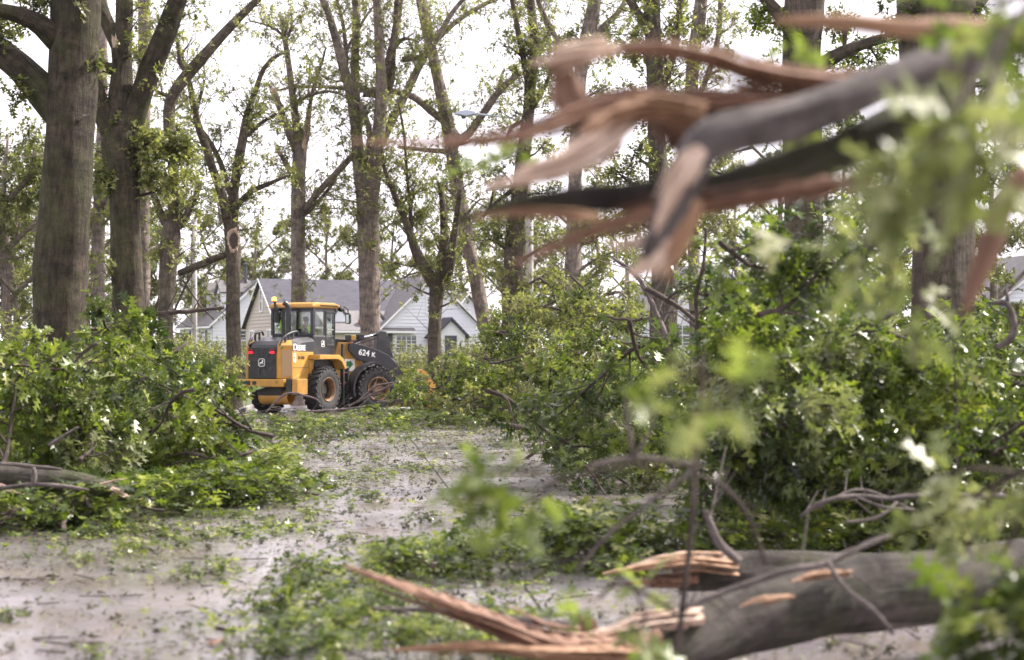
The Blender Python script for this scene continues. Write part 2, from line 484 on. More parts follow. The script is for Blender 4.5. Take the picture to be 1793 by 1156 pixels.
ys = np.concatenate([np.linspace(-20, 160, 91), np.linspace(170, 900, 20)]); xs = np.concatenate([np.linspace(-600, -70, 12), np.linspace(-60, 60, 61), np.linspace(70, 600, 12)])
X, Y = np.meshgrid(xs, ys); Z = ground_z(X, Y) - .12 * ((np.abs(X - road_mid(Y)) < 5.4) & (Y < 100))
g = MB(); nx = len(xs); i = np.arange(len(ys) - 1)[:, None] * nx; j = np.arange(nx - 1)[None]
g._add(np.stack([X, Y, Z], -1).reshape(-1, 3), None, np.stack([i + j, i + j + 1, i + nx + j + 1, i + nx + j], -1).reshape(-1, 4))
tag(g.build('ground', 'lawn', smooth=True), kind='structure')
HALF = 4.75
mb = MB(); pts = [-15, 98]
mb._add([(road_mid(y) + s * HALF, y, -.018) for y in pts for s in (-1, 1)], None, [(0, 1, 3, 2)])
road = tag(mb.build('road', 'sub'), kind='structure')
SL = 6.0
for k in range(19):
    y0 = -15 + k * SL
    for s in (-1, 1):
        mb = MB(); a, b_ = (.012, HALF) if s > 0 else (-HALF, -.012)
        jx = .004 * math.sin(k * 7.1 + s)
        poly = [(road_mid(y0 + .01) + a, y0 + .01), (road_mid(y0 + .01) + b_, y0 + .01), (road_mid(y0 + SL - .01) + b_, y0 + SL - .01), (road_mid(y0 + SL - .01) + a, y0 + SL - .01)]
        mb.prism(poly, -.10, jx * .4, 'z'); mb.build('concrete_slab', 'road', road)
for s in (-1, 1):
    mb = MB()
    for k in range(38):
        y0 = -15 + k * 3.; y1 = y0 + 2.985; a, b_ = (HALF + .005, HALF + .16)
        mb.prism([(road_mid(y0) + s * a, y0), (road_mid(y0) + s * b_, y0), (road_mid(y1) + s * b_, y1), (road_mid(y1) + s * a, y1)][::s], -.1, .13, 'z')
    tag(mb.build('kerb', 'kerb', bevel=.015), kind='structure')

# ------------------------------------------------------------------ houses
MAT['white_siding'] = mat_plain('white_siding', (.70, .71, .76), .55, var=.05, scale=1.2)
MAT['beige_siding'] = mat_plain('beige_siding', (.50, .44, .385), .6, var=.06, scale=1.2)
MAT['white_trim'] = mat_plain('white_trim', (.8, .8, .8), .45, var=.04)
MAT['shutter'] = mat_plain('dark_shutter', (.055, .06, .075), .6)
MAT['foundation'] = mat_plain('block_foundation', (.30, .29, .28), .8, bumpy=.006)
MAT['pane'] = mat_plain('window_pane', (.06, .07, .075), .06, var=.4, scale=1.3, spec=.8)
MAT['brick'] = mat_plain('chimney_brick', (.25, .11, .075), .85, var=.3, scale=14)


def mat_shingle(name, a, b_):
    m, t, b, o = new_mat(name)
    tc = nd(t, "ShaderNodeTexCoord").outputs['UV']
    br = nd(t, "ShaderNodeTexBrick"); br.inputs['Scale'].default_value = 1
    br.inputs['Brick Width'].default_value = .55; br.inputs['Row Height'].default_value = .19; br.inputs['Mortar Size'].default_value = .016
    v = nd(t, "ShaderNodeAttribute", attribute_name="bark").outputs['Vector']
    t.links.new(v, br.inputs['Vector'])
    br.inputs['Color1'].default_value = (*a, 1); br.inputs['Color2'].default_value = (*b_, 1); br.inputs['Mortar'].default_value = (*[x * .45 for x in a], 1)
    c = mixc(t, .5, br.outputs[0], ramp(t, noise(t, v, 1.4, 6, .7), [(.3, a), (.7, b_)]))
    t.links.new(c, b.inputs['Base Color']); b.inputs['Roughness'].default_value = .85
    bump(t, b, br.outputs[1], -.6, .012); return m


MAT['roof_dark'] = mat_shingle('shingle_slate', (.040, .040, .056), (.085, .082, .105))
MAT['roof_grey'] = mat_shingle('shingle_grey', (.12, .113, .12), (.19, .178, .18))


def slab(mb, a, b, c, d, th=.14):
    """roof slab on four corners (eave-left, eave-right, ridge-right, ridge-left)"""
    q = np.array([a, b, c, d], float); nrm = np.cross(q[1] - q[0], q[3] - q[0]); nrm /= np.linalg.norm(nrm)
    v = np.vstack([q, q - nrm * th]); w_ = np.linalg.norm(q[1] - q[0]); h = np.linalg.norm(q[3] - q[0])
    uv = np.array([(0, 0, 0), (w_, 0, 0), (w_, h, 0), (0, h, 0)]); 
    mb._add(v, None, [(0, 1, 2, 3), (7, 6, 5, 4), (0, 4, 5, 1), (1, 5, 6, 2), (2, 6, 7, 3), (3, 7, 4, 0)], np.vstack([uv, uv]))


def siding(mb, p, ux, z0, z1, width, half_at=None, nrm=None, course=.25):
    """lapped boards on a wall through p along ux; half_at(z) -> (x from, x to)"""
    z = z0; ux = np.array(ux, float); nv = np.array(nrm, float); p = np.array(p, float)
    while z < z1 - .01:
        zt = min(z + course, z1)
        a0, b0 = half_at(z) if half_at else (0, width); a1, b1 = half_at(zt) if half_at else (0, width)
        if b1 - a1 < .04: a1 = b1 = (a0 + b0) / 2
        e0 = nv * .050; e1 = nv * .006
        P_ = lambda x, zz, e: p + ux * x + np.array([0, 0, zz]) + e
        mb._add([P_(a0, z, e0), P_(b0, z, e0), P_(b1, zt, e1), P_(a1, zt, e1), P_(a0, z, e1 * 0), P_(b0, z, e1 * 0)], None, [(0, 1, 2, 3), (4, 5, 1, 0)])
        z = zt


def window_part(root, p, ux, nrm, w, h, shutters=False, cols=1):
    """p = sill centre on the wall"""
    ux = np.array(ux); nv = np.array(nrm); p = np.array(p)
    M = Matrix(((ux[0], nv[0], 0, p[0]), (ux[1], nv[1], 0, p[1]), (0, 0, 1, p[2]), (0, 0, 0, 1)))
    fr = MB()
    for (a, b) in (((-w / 2 - .1, .0, -.1), (-w / 2, .09, h + .1)), ((w / 2, .0, -.1), (w / 2 + .1, .09, h + .1)), ((-w / 2, .0, h), (w / 2, .09, h + .1)), ((-w / 2, .0, -.1), (w / 2, .12, 0)), ((-w / 2, .02, h / 2 - .03), (w / 2, .075, h / 2 + .03))):
        fr.box(a, b, M)
    for k in range(1, cols): x = -w / 2 + w * k / cols; fr.box((x - .025, .02, 0), (x + .025, .07, h / 2 - .03), M); fr.box((x - .025, .02, h / 2 + .03), (x + .025, .07, h), M)
    f = fr.build('window', 'white_trim', root)
    MB().box((-w / 2, .015, 0), (w / 2, .045, h), M).build('pane', 'pane', f)
    if shutters:
        for s in (-1, 1): MB().box((s * (w / 2 + .13) - (.0 if s > 0 else .38), .03, -.05), (s * (w / 2 + .13) + (.38 if s > 0 else .0), .08, h + .05), M).build('shutter', 'shutter', f)


def house(label, cat_loc, rz, W, L, eave, rise, wall_mat, roof_mat, base=-.2, ov=.3, front='gable'):
    """gable end on local -y, ridge along local y; origin front-left ground corner's middle"""
    h = empty('house', cat_loc, rz); tag(h, label, 'house')
    hw = W / 2; s = rise / hw
    core = MB(); core.prism([(-hw + .03, base), (hw - .03, base), (hw - .03, eave - .05), (0, eave + rise - .1), (-hw + .03, eave - .05)], .03, L - .03, 'y'); core.build('wall', wall_mat, h)
    f = MB(); f.box((-hw - .02, -.02, base - 1), (hw + .02, L + .02, base + .35)); f.build('foundation', 'foundation', h)
    sd_ = MB(); hf = lambda z: (0, W) if z <= eave else ((z - eave) / s, W - (z - eave) / s)
    siding(sd_, (-hw, 0, 0), (1, 0, 0), base + .3, eave + rise - .05, W, hf, (0, -1, 0))
    siding(sd_, (-hw, L, 0), (0, -1, 0), base + .3, eave, L, None, (-1, 0, 0))
    siding(sd_, (hw, 0, 0), (0, 1, 0), base + .3, eave, L, None, (1, 0, 0))
    o = sd_.build('siding', wall_mat, h); o['kind'] = 'stuff'
    r = MB(); ex = hw + ov; ez = eave - ov * s + .12; rz_ = eave + rise + .12
    slab(r, (-ex, L + ov, ez), (-ex, -ov, ez), (0, -ov, rz_), (0, L + ov, rz_)); slab(r, (ex, -ov, ez), (ex, L + ov, ez), (0, L + ov, rz_), (0, -ov, rz_))
    ro = r.build('roof', roof_mat, h)
    t = MB()
    for sg in (-1, 1):
        a = np.array([sg * ex, -ov - .035, ez - .16]); b = np.array([0, -ov - .035, rz_ - .16])
        t._add([a, b, b + [0, 0, .17], a + [0, 0, .17], a + [0, .03, 0], b + [0, .03, 0], b + [0, .03, .17], a + [0, .03, .17]], None, [(0, 1, 2, 3), (4, 7, 6, 5), (3, 2, 6, 7), (0, 4, 5, 1)])
        t.box((sg * ex - .05, -ov, ez - .2), (sg * ex + .05, L + ov, ez - .06))
    t.build('trim_board', 'white_trim', h)
    return h, ro


HA = R(24); HD = 145.; HG = 1.7
def hp(px, d=HD): return np.array([(px - CX) / F * d, d, HG])
ux, uy = np.array([math.cos(HA), math.sin(HA)]), np.array([-math.sin(HA), math.cos(HA)])

# white house with dormers, gable towards us, its right half behind the beige house
p = hp(457, 160)
h, ro = house('white cape house with dormered grey roof behind the light pole', p, HA, 7.3, 9.2, 2.9, 3.15, 'white_siding', 'roof_grey')
for (y_, z_) in ((1.1, 1.0), (5.6, 1.0)):
    window_part(h, (-3.65, y_ + 1.2, z_), (0, -1, 0), (-1, 0, 0), 1.0, 1.4, True)
d_ = MB().box((-3.74, 4.2, .0), (-3.66, 5.1, 2.1)).build('door', 'shutter', h)
window_part(h, (-1.6, 0, 1.0), (1, 0, 0), (0, -1, 0), 1.1, 1.4)
for yy in (1.3, 5.6):                                         # two dormers on the left slope
    dm = MB(); dm.prism([(yy - .7, 3.6), (yy + .7, 3.6), (yy + .7, 5.3), (yy, 5.95), (yy - .7, 5.3)], -2.75, -.7, 'x'); dd = dm.build('dormer', 'white_siding', h)
    rr = MB(); slab(rr, (-2.95, yy - .85, 5.2), (-.4, yy - .85, 5.2), (-.4, yy, 6.1), (-2.95, yy, 6.1)); slab(rr, (-.4, yy + .85, 5.2), (-2.95, yy + .85, 5.2), (-2.95, yy, 6.1), (-.4, yy, 6.1)); rr.build('dormer_roof', 'roof_grey', dd)
    fr = MB(); fr.box((-2.80, yy - .42, 4.1), (-2.755, yy + .42, 5.25)); fr.build('window_frame', 'white_trim', dd)
    MB().box((-2.83, yy - .3, 4.2), (-2.805, yy + .3, 5.12)).build('pane', 'pane', dd)
MB().lathe([(5.5, .12), (7.2, .12), (7.25, .2), (7.35, .2), (7.4, .02)], 'z', (-.8, 1.2, 0), 12).build('vent_pipe', 'shutter', h)

h.scale = (1.1, 1.1, 1.1)

# beige house, long slate roof towards us, narrow gable on its left
p = hp(488, 139)
h, ro = house('beige clapboard house with long slate roof behind the loader', p + np.array([0, 8.0, 0]) * 0, HA + R(-90), 8.0, 9.6, 2.75, 3.2, 'beige_siding', 'roof_dark')
h.location = p + np.append(uy * 4.0, 0)
window_part(h, (0.0, 0, 3.75), (1, 0, 0), (0, -1, 0), .62, 1.45)
window_part(h, (-2.2, 0, .9), (1, 0, 0), (0, -1, 0), 1.0, 1.4); window_part(h, (2.0, 0, .9), (1, 0, 0), (0, -1, 0), 1.0, 1.4)
# front wing (local +x side faces us): porch with low grey roof and small gables
wg = MB(); wg.box((4.0, 3.2, -.2), (5.6, 9.2, 2.35)); wn = wg.build('porch_wing', 'beige_siding', h)
r = MB(); slab(r, (6.0, 2.9, 2.3), (6.0, 9.5, 2.3), (3.2, 9.5, 3.75), (3.2, 2.9, 3.75)); r.build('porch_roof', 'roof_grey', wn)
t = MB(); t.box((5.9, 2.9, 2.12), (6.05, 9.5, 2.27)); t.build('gutter', 'white_trim', wn)
for yc in (4.2, 6.8):
    r = MB(); slab(r, (2.2, yc - .8, 3.65), (5.0, yc - .8, 3.1), (5.0, yc, 4.05), (1.8, yc, 4.25)); slab(r, (5.0, yc + .8, 3.1), (2.2, yc + .8, 3.65), (1.8, yc, 4.25), (5.0, yc, 4.05)); r.build('gable_roof', 'roof_grey', wn)
    g2 = MB(); g2.prism([(yc - .7, 2.9), (yc + .7, 2.9), (yc, 3.85)], 4.6, 4.9, 'x'); g2.build('gable_front', 'white_siding', wn)
MB().box((5.6, 4.3, 0), (5.66, 5.2, 2.05)).build('door', 'white_trim', h)
MB().box((5.67, 4.55, .9), (5.69, 4.95, 1.9)).build('door_glass', 'pane', h)
window_part(h, (5.6, 6.8, .9), (0, 1, 0), (1, 0, 0), 1.1, 1.25, True)
MB().lathe([(0, .30), (.25, .34), (.4, .25), (.45, .02)], 'z', (5.2, 5.8, 2.75), 10).build('flower_pot', 'brick', h)

# white house right of the loader, gable towards us, small entry gable
p = hp(757, 142)
h, ro = house('white clapboard gabled house behind the Y-forked tree', p, HA, 7.6, 9.6, 2.6, 3.55, 'white_siding', 'roof_grey')
window_part(h, (-2.0, 0, .75), (1, 0, 0), (0, -1, 0), 1.5, 1.2, False, 4); window_part(h, (0, 0, 3.6), (1, 0, 0), (0, -1, 0), .8, 1.1)
window_part(h, (2.3, 0, .8), (1, 0, 0), (0, -1, 0), 1.0, 1.3)
e = MB(); e.box((-.3, -1.5, -.2), (1.9, -.03, 2.0)); e.prism([(-.4, 2.0), (2.0, 2.0), (.8, 3.1)], -1.5, -.03, 'y'); en = e.build('entry', 'white_siding', h)
r = MB(); slab(r, (-.65, -.02, 1.85), (-.65, -1.75, 1.85), (.8, -1.75, 3.25), (.8, -.02, 3.25)); slab(r, (2.25, -1.75, 1.85), (2.25, -.02, 1.85), (.8, -.02, 3.25), (.8, -1.75, 3.25)); r.build('entry_roof', 'roof_dark', en)
MB().box((.35, -1.56, 0), (1.25, -1.51, 1.95)).build('door', 'shutter', en)
MB().lathe([(5.8, .14), (6.9, .14), (6.95, .3), (7.05, .3), (7.1, .02)], 'z', (-.4, 1.5, 0), 12).build('vent_pipe', 'kerb', h)

p = hp(818, 150)
h, ro = house('low white garage with grey gable roof beside the leaning tree', p, HA + R(8), 5.0, 7.0, 2.4, 2.6, 'white_siding', 'roof_grey')
h.location.z = HG + .2
MB().box((-1.3, -.07, 0), (1.3, -.035, 2.1)).build('garage_door', 'white_trim', h)

p = hp(1258, 132)
h, ro = house('white gabled house glimpsed behind the broad trunk, brown porch roof', p, HA - R(6), 8.0, 9.5, 3.0, 3.3, 'white_siding', 'roof_grey')
h.location.z = HG + .25
window_part(h, (-.5, 0, 3.5), (1, 0, 0), (0, -1, 0), 1.3, 1.2, False, 2); window_part(h, (-2.6, 0, .9), (1, 0, 0), (0, -1, 0), 1.3, 1.3, False, 2); window_part(h, (2.4, 0, .9), (1, 0, 0), (0, -1, 0), 1.3, 1.3)
e = MB()
for x in (-1.2, 3.4): e.box((x - .08, -1.9, -.2), (x + .08, -1.74, 2.4))
pc = e.build('porch_post', 'white_trim', h)
r = MB(); slab(r, (-1.5, -2.2, 2.45), (3.8, -2.2, 2.45), (3.8, -.02, 3.35), (-1.5, -.02, 3.35)); r.build('porch_roof', 'roof_dark', h)

p = hp(1850, 118)
h, ro = house('pale grey house with slate lower roof at the right edge', p, HA - R(14), 8.5, 9.5, 3.1, 3.4, 'white_siding', 'roof_grey')
r = MB(); slab(r, (-4.6, -2.4, 2.5), (3.8, -2.4, 2.5), (3.8, -.02, 3.5), (-4.6, -.02, 3.5)); r.build('porch_roof', 'roof_dark', h)
MB().box((-4.6, -2.5, 2.3), (3.8, -2.35, 2.42)).build('gutter', 'white_trim', h)
window_part(h, (-2.4, 0, .9), (1, 0, 0), (0, -1, 0), 1.3, 1.3, True); window_part(h, (1.2, 0, .9), (1, 0, 0), (0, -1, 0), 1.3, 1.3, True)

# ------------------------------------------------------------------ street lights
MAT['pole_wood'] = mat_plain('pole_wood', (.40, .37, .36), .8, var=.2, scale=9)
MAT['galv'] = mat_plain('galvanised', (.42, .46, .55), .4, .7, var=.1)


def street_light(label, px, d, ztop, arm, lamp_at, r):
    x = (px - CX) / F * d; s = empty('street_light', (x, d, float(ground_z(x, d)))); tag(s, label, 'street light', 'street lights on wooden poles')
    zt = ztop - s.location.z
    MB().tube([(0, 0, -.3), (0, 0, zt * .5), (0, 0, zt)], [r, r * .9, r * .78], 14).build('pole', 'pole_wood', s, True)
    pts = np.array([(0, 0, zt - .35), (-arm * .25, 0, zt + .1), (-arm * .6, 0, zt + .22), (-arm, 0, lamp_at)])
    MB().tube(smooth_path(np.column_stack([pts, [.045] * 4]), .15)[:, :3], .04, 8).build('arm', 'galv', s, True)
    hd = MB().prism([(-arm - .75, lamp_at - .04), (-arm - .72, lamp_at + .06), (-arm - .3, lamp_at + .13), (-arm + .05, lamp_at + .07), (-arm + .05, lamp_at - .05), (-arm - .3, lamp_at - .12)], -.14, .14, 'y').build('lamp_head', 'galv', s, bevel=.03)
    MB().lathe([(-.10, .05), (.0, .11), (.05, .11)], 'z', (-arm - .42, 0, lamp_at - .1), 12).build('lens', 'pane', hd)


street_light('wooden light pole with lamp arm beside the dormered house', 341, 96, CZ + (HY - 384) / F * 96, 1.05, CZ + (HY - 373) / F * 96 - .0, .125)
street_light('tall light pole mostly hidden behind the torn bough, lamp left', 927, 76, CZ + (HY - 214) / F * 76, 2.1, CZ + (HY - 199) / F * 76 + .03, .17)

# ------------------------------------------------------------------ wheel loader (local +y = rear frame's forward, origin under the hinge)
MAT['yellow'] = mat_plain('loader_yellow', (.43, .225, .040), .45, var=.12, scale=3, grime=(.20, .125, .055))
MAT['charcoal'] = mat_plain('loader_charcoal', (.020, .020, .027), .42, var=.15, scale=3, grime=(.075, .07, .07))
MAT['hood_paint'] = mat_plain('hood_charcoal_gloss', (.026, .027, .035), .33, var=.12, scale=3, grime=(.09, .085, .085))
MAT['black'] = mat_plain('loader_black', (.014, .014, .015), .5, var=.3, grime=(.05, .045, .04))
MAT['rubber'] = mat_plain('tyre_rubber', (.015, .0145, .016), .75, var=.25, scale=8, grime=(.045, .040, .037))
MAT['rim'] = mat_plain('rim_rusty_yellow', (.15, .078, .030), .65, var=.3, scale=7, grime=(.045, .034, .027))
MAT['mesh_tan'] = mat_plain('vent_mesh_tan', (.36, .235, .12), .6, var=.12, scale=80)
MAT['chrome'] = mat_plain('cylinder_rod', (.65, .65, .68), .15, 1, var=.05)
MAT['white'] = mat_plain('white_decal', (.82, .82, .80), .5, var=.03)
MAT['green_decal'] = mat_plain('green_decal', (.02, .16, .05), .5, var=.1)
MAT['red_lamp'] = mat_emit('tail_lamp_red', (.8, .012, .03), .7)
MAT['red_dull'] = mat_plain('reflector_red', (.22, .01, .015), .3)
MAT['amber'] = mat_emit('beacon_amber', (1., .42, .03), 3.5)
MAT['orange'] = mat_plain('marker_orange', (.75, .18, .02), .35)
MAT['glass'] = mat_glass('cab_glass', (.90, .94, .92), .06)
MAT['mirror'] = mat_plain('mirror_glass', (.5, .5, .5), .05, 1, var=.02)
MAT['seat'] = mat_plain('seat_vinyl', (.03, .03, .032), .7)
MAT['steel'] = mat_plain('worn_steel', (.30, .29, .29), .45, .6, var=.25, grime=(.16, .12, .09))

LD = empty('wheel_loader', (-6.34, 65.9, 0.0), R(-27))
tag(LD, 'yellow and charcoal wheel loader pushing into the fallen branches', 'wheel loader')
FR = Matrix.Rotation(R(-33), 4, 'Z')                     # the front frame is hinged to the right


def xf(M, pts): return (np.asarray(pts, float) @ np.array(M.to_3x3()).T + np.array(M.translation)) if M is not None else np.asarray(pts, float)


def text_mesh(s, size, M, mat, parent, name='lettering', bold=.012):
    """lettering lying in the local xz-plane of M, facing -y"""
    cu = bpy.data.curves.new('txt', 'FONT'); cu.body = s; cu.size = size; cu.extrude = .004; cu.offset = bold; cu.align_x = 'LEFT'
    to = bpy.data.objects.new('txt', cu); COL.objects.link(to)
    bpy.context.view_layer.update()
    me = bpy.data.meshes.new_from_object(to.evaluated_get(bpy.context.evaluated_depsgraph_get()))
    bpy.data.objects.remove(to)
    me.transform(M @ Matrix.Rotation(R(90), 4, 'X'))
    me.materials.clear(); me.materials.append(MAT[mat]); me.name = name
    o = bpy.data.objects.new(name, me); COL.objects.link(o); o.parent = parent; return o


def wheel(M, side, front):
    """wheel with its axle on x, outer side towards side*x"""
    T = M
    root = MB()
    prof = [(-.24, .40), (-.262, .46), (-.27, .56), (-.26, .64), (-.235, .69), (-.15, .705), (0, .71), (.15, .705), (.235, .69), (.26, .64), (.27, .56), (.262, .46), (.24, .40)]
    root.lathe(prof, 'x', (0, 0, 0), 48, T)
    n = 22
    for k in range(n):                                    # tread lugs
        for s in (-1, 1):
            a = 2 * math.pi * (k + (.5 if s > 0 else 0)) / n
            Mr = T @ Matrix.Rotation(a, 4, 'X') @ Matrix.Translation((s * .135, 0, .722)) @ Matrix.Rotation(s * R(24), 4, 'Z')
            root.box((-.14, -.048, -.04), (.14, .048, .028), Mr)
            Ms = T @ Matrix.Rotation(a + s * .09, 4, 'X') @ Matrix.Translation((s * .258, 0, .668))
            root.box((-.022, -.045, -.05), (.012, .045, .045), Ms)
    wh = root.build('wheel', 'rubber', LD, True, bevel=.006)
    for m in (wh.modifiers): m.angle_limit = R(50)
    ri = MB(); sx = side
    ri.lathe([(sx * .20, .33), (sx * .235, .385), (sx * .262, .40), (sx * .268, .385), (sx * .25, .36), (sx * .15, .335), (sx * .04, .33)], 'x', (0, 0, 0), 40, T).build('rim', 'rim', wh, True)
    di = MB(); di.lathe([(sx * .03, .335), (sx * .02, .25), (sx * .03, .001)], 'x', (0, 0, 0), 32, T); di.build('rim_disc', 'black' if not front else 'rim', wh)  # rear disc blackened to paint the shade of its recess
    hb = MB(); hb.lathe([(sx * .02, .19), (sx * (.17 if front else .08), .18), (sx * (.20 if front else .10), .13), (sx * (.205 if front else .1), .001)], 'x', (0, 0, 0), 24, T)
    for k in range(10):
        a = 2 * math.pi * k / 10; hb.lathe([(sx * .02, .018), (sx * .06, .018), (sx * .062, .001)], 'x', (0, .245 * math.cos(a), .245 * math.sin(a)), 6, T)
    hb.build('hub', 'rim' if front else 'black', wh)  # black rear hub paints the dark of the sunken wheel centre
    return wh


WR = .745
for sx in (1, -1):
    wheel(Matrix.Translation((sx * 1.02, -1.515, WR)), sx, False)
    wheel(FR @ Matrix.Translation((sx * 1.02, 1.515, WR)), sx, True)

# chassis
c = MB(); c.box((-.48, -3.0, .55), (.48, -.15, 1.15)); c.box((-.85, -1.75, .55), (.85, -1.28, .95)); c.box((-.3, -.4, .4), (.3, .3, 1.3)); c.build('rear_chassis', 'black', LD, bevel=.03)
c = MB(); c.box((-.40, .1, .55), (.40, 2.1, 1.0), FR); c.box((-.8, 1.3, .55), (.8, 1.73, .95), FR); c.build('front_chassis', 'black', LD, bevel=.03)
c = MB(); c.lathe([(-.55, .22), (-.5, .25), (.5, .25), (.55, .22)], 'x', (.1, -2.75, .52), 20); c.build('rear_tank', 'yellow', LD, True)
# counterweight bumper
c = MB(); c.prism([(-1.22, -3.1), (-1.0, -3.42), (.62, -3.42), (.80, -3.42), (.80, -2.6), (-1.22, -2.6)], .84, 1.085, 'z'); cw = c.build('counterweight', 'yellow', LD, bevel=.025)
c = MB(); c.box((.86, -3.38, .60), (1.08, -2.95, 1.10)); c.build('bumper_pad', 'black', cw, bevel=.03)
c = MB(); c.box((1.085, -3.36, .60), (1.28, -2.75, 1.09)); c.build('bumper_end', 'yellow', cw, bevel=.02)
c = MB(); c.box((-.92, -3.435, .90), (-.45, -3.415, 1.03)); c.box((-.36, -3.435, .91), (-.22, -3.415, 1.02)); c.build('tow_slot', 'black', cw)
MB().lathe([(-3.44, .035), (-3.41, .035)], 'y', (.55, 0, .99), 12).build('bolt', 'steel', cw)
# hood, lower yellow body
plan = [(-.60, -3.33), (.52, -3.33), (.86, -3.0), (.86, -1.75), (-.86, -1.75), (-.86, -3.0)]
c = MB(); c.prism(plan, 1.09, 1.97, 'z'); hood = c.build('engine_body', 'yellow', LD, bevel=.03)
c = MB()                                                   # charcoal hood: lofted sections
secs = []
for (y, zt, wb, wt) in ((-3.34, 2.10, .50, .46), (-3.28, 2.17, .55, .49), (-3.0, 2.29, .845, .64), (-2.5, 2.40, .87, .70), (-1.72, 2.46, .87, .70)):
    secs.append([(-wb, y, 1.972), (-wb, y, zt - .16), (-wt, y, zt - .015), (-wt * .5, y, zt), (wt * .5, y, zt), (wt, y, zt - .015), (wb, y, zt - .16), (wb, y, 1.972)])
V = np.array(secs).reshape(-1, 3); q = []
for a in range(len(secs) - 1):
    for b_ in range(8): q.append((a * 8 + b_, a * 8 + (b_ + 1) % 8, (a + 1) * 8 + (b_ + 1) % 8, (a + 1) * 8 + b_))
c._add(V, None, q); c.fn.append(list(range(8))[::-1]); c.fn.append([len(V) - 8 + k for k in range(8)]); top = c.build('hood', 'hood_paint', LD, bevel=.02)
for sx in (1, -1):                                          # yellow corner cheeks and vent meshes on the chamfers
    s0 = (.53, -3.345) if sx > 0 else (-.61, -3.345); s1 = (.875, -3.01) if sx > 0 else (-.875, -3.01)
    ca = np.array([s0[0], s0[1]]); cb = np.array([s1[0], s1[1]]); dv = cb - ca; nv = np.array([dv[1], -dv[0]]) * sx; nv /= np.linalg.norm(nv)
    poly = [tuple(ca + nv * .012), tuple(cb + nv * .012), tuple(cb - nv * .05), tuple(ca - nv * .05)]
    k = MB(); k.prism(poly[::sx], 1.10, 2.15, 'z')
    v0 = [(*(ca + nv * .012), 2.15), (*(cb + nv * .012), 2.15), (*(cb - nv * .20), 2.33), (*(ca + dv * .25 - nv * .25), 2.30)]
    k._add(v0, None, [(0, 1, 2, 3)]); k.build('corner_panel', 'yellow', hood, bevel=.015)
    m0, m1 = ca + dv * .28 + nv * .014, ca + dv * .94 + nv * .014
    poly = [tuple(m0), tuple(m1), tuple(m1 + nv * .012), tuple(m0 + nv * .012)]
    MB().prism(poly[::-sx], 1.16, 1.99, 'z').build('vent_mesh', 'mesh_tan', hood)
    # hood edge rail with slots
    xs_ = .60 * sx
    arc = np.array([(xs_ * .98, -3.30, 2.16), (xs_ * 1.03, -3.12, 2.40), (xs_ * 1.08, -2.85, 2.53), (xs_ * 1.12, -2.45, 2.60), (xs_ * 1.12, -2.35, 2.48)])
    rl = MB(); sp = smooth_path(np.column_stack([arc, [.035] * 5]), .06); rl.tube(sp[:, :3], .034, 8)
    for (yy, z0, z1) in ((-3.06, 2.24, 2.44), (-2.86, 2.30, 2.53), (-2.62, 2.34, 2.58)): rl.box((xs_ * 1.07 - .025, yy - .035, z0 - .1), (xs_ * 1.07 + .025, yy + .035, z1))
    rl.prism([(-3.30, 2.05), (-3.1, 2.22), (-2.4, 2.40), (-2.4, 2.30), (-3.1, 2.1)], xs_ * 1.07 - .03, xs_ * 1.07 + .03, 'x'); rl.build('hood_rail', 'charcoal', top, bevel=.008)
# grille with fan
c = MB(); c.box((-.56, -3.375, 1.10), (.49, -3.335, 2.09)); gr = c.build('grille', 'black', LD, bevel=.02)
fx, fz = -.03, 1.61
for k in range(9):
    a = 2 * math.pi * k / 9 + .2; ca_, sa_ = math.cos(a), math.sin(a)
    poly = []
    for (rr_, tt) in ((.14, -.10), (.30, -.22), (.44, -.17), (.46, .12), (.30, .05), (.14, .10)):
        poly.append((fx + rr_ * math.cos(a + tt), fz + rr_ * math.sin(a + tt)))
    MB().prism(poly, -3.39, -3.378, 'y').build('fan_blade', 'charcoal', gr, bevel=.004)
MB().lathe([(-3.392, .13), (-3.38, .13)], 'y', (fx, 0, fz), 24).build('fan_hub', 'charcoal', gr)


def rounded(cx, cy, w_, h_, r, n=5):
    out = []
    for (sx, sy, a0) in ((1, 1, 0), (-1, 1, 90), (-1, -1, 180), (1, -1, 270)):
        for k in range(n + 1):
            a = R(a0 + 90 * k / n); out.append((cx + sx * (w_ / 2 - r) + r * math.cos(a), cy + sy * (h_ / 2 - r) + r * math.sin(a)))
    return out


DEER = [(-.42, -.02), (-.30, .06), (-.12, .08), (.0, .14), (.08, .26), (.06, .40), (.14, .46), (.16, .34), (.26, .44), (.24, .30), (.34, .24), (.30, .18), (.20, .14), (.16, .02), (.26, -.08), (.40, -.14), (.38, -.18), (.20, -.14), (.06, -.08), (-.12, -.08), (-.22, -.18), (-.36, -.30), (-.40, -.27), (-.28, -.14), (-.34, -.04)]


def emblem(M, size, parent):
    """rounded badge outline with a leaping deer, in M's xz-plane facing -y"""
    o_ = rounded(0, 0, size, size, size * .28); i_ = rounded(0, 0, size * .86, size * .86, size * .24); n = len(o_)
    v = [(x, -.004, z) for x, z in o_] + [(x, -.004, z) for x, z in i_]
    b = MB(); b._add(xf(M, v), None, [(k, (k + 1) % n, n + (k + 1) % n, n + k) for k in range(n)])
    b.prism([(x * size * .85, (y - .05) * size * .85) for x, y in DEER], -.007, -.002, 'y', M)
    return b.build('deer_emblem', 'white', parent)


emblem(Matrix.Translation((fx, -3.396, fz)), .25, gr)
for x in (-.45, .36):
    MB().prism(rounded(x, 1.925, .17, .06, .028), -3.41, -3.375, 'y').build('tail_light', 'red_lamp', LD)
    MB().prism(rounded(x, 2.015, .17, .05, .024), -3.40, -3.375, 'y').build('reflector', 'red_dull', LD)
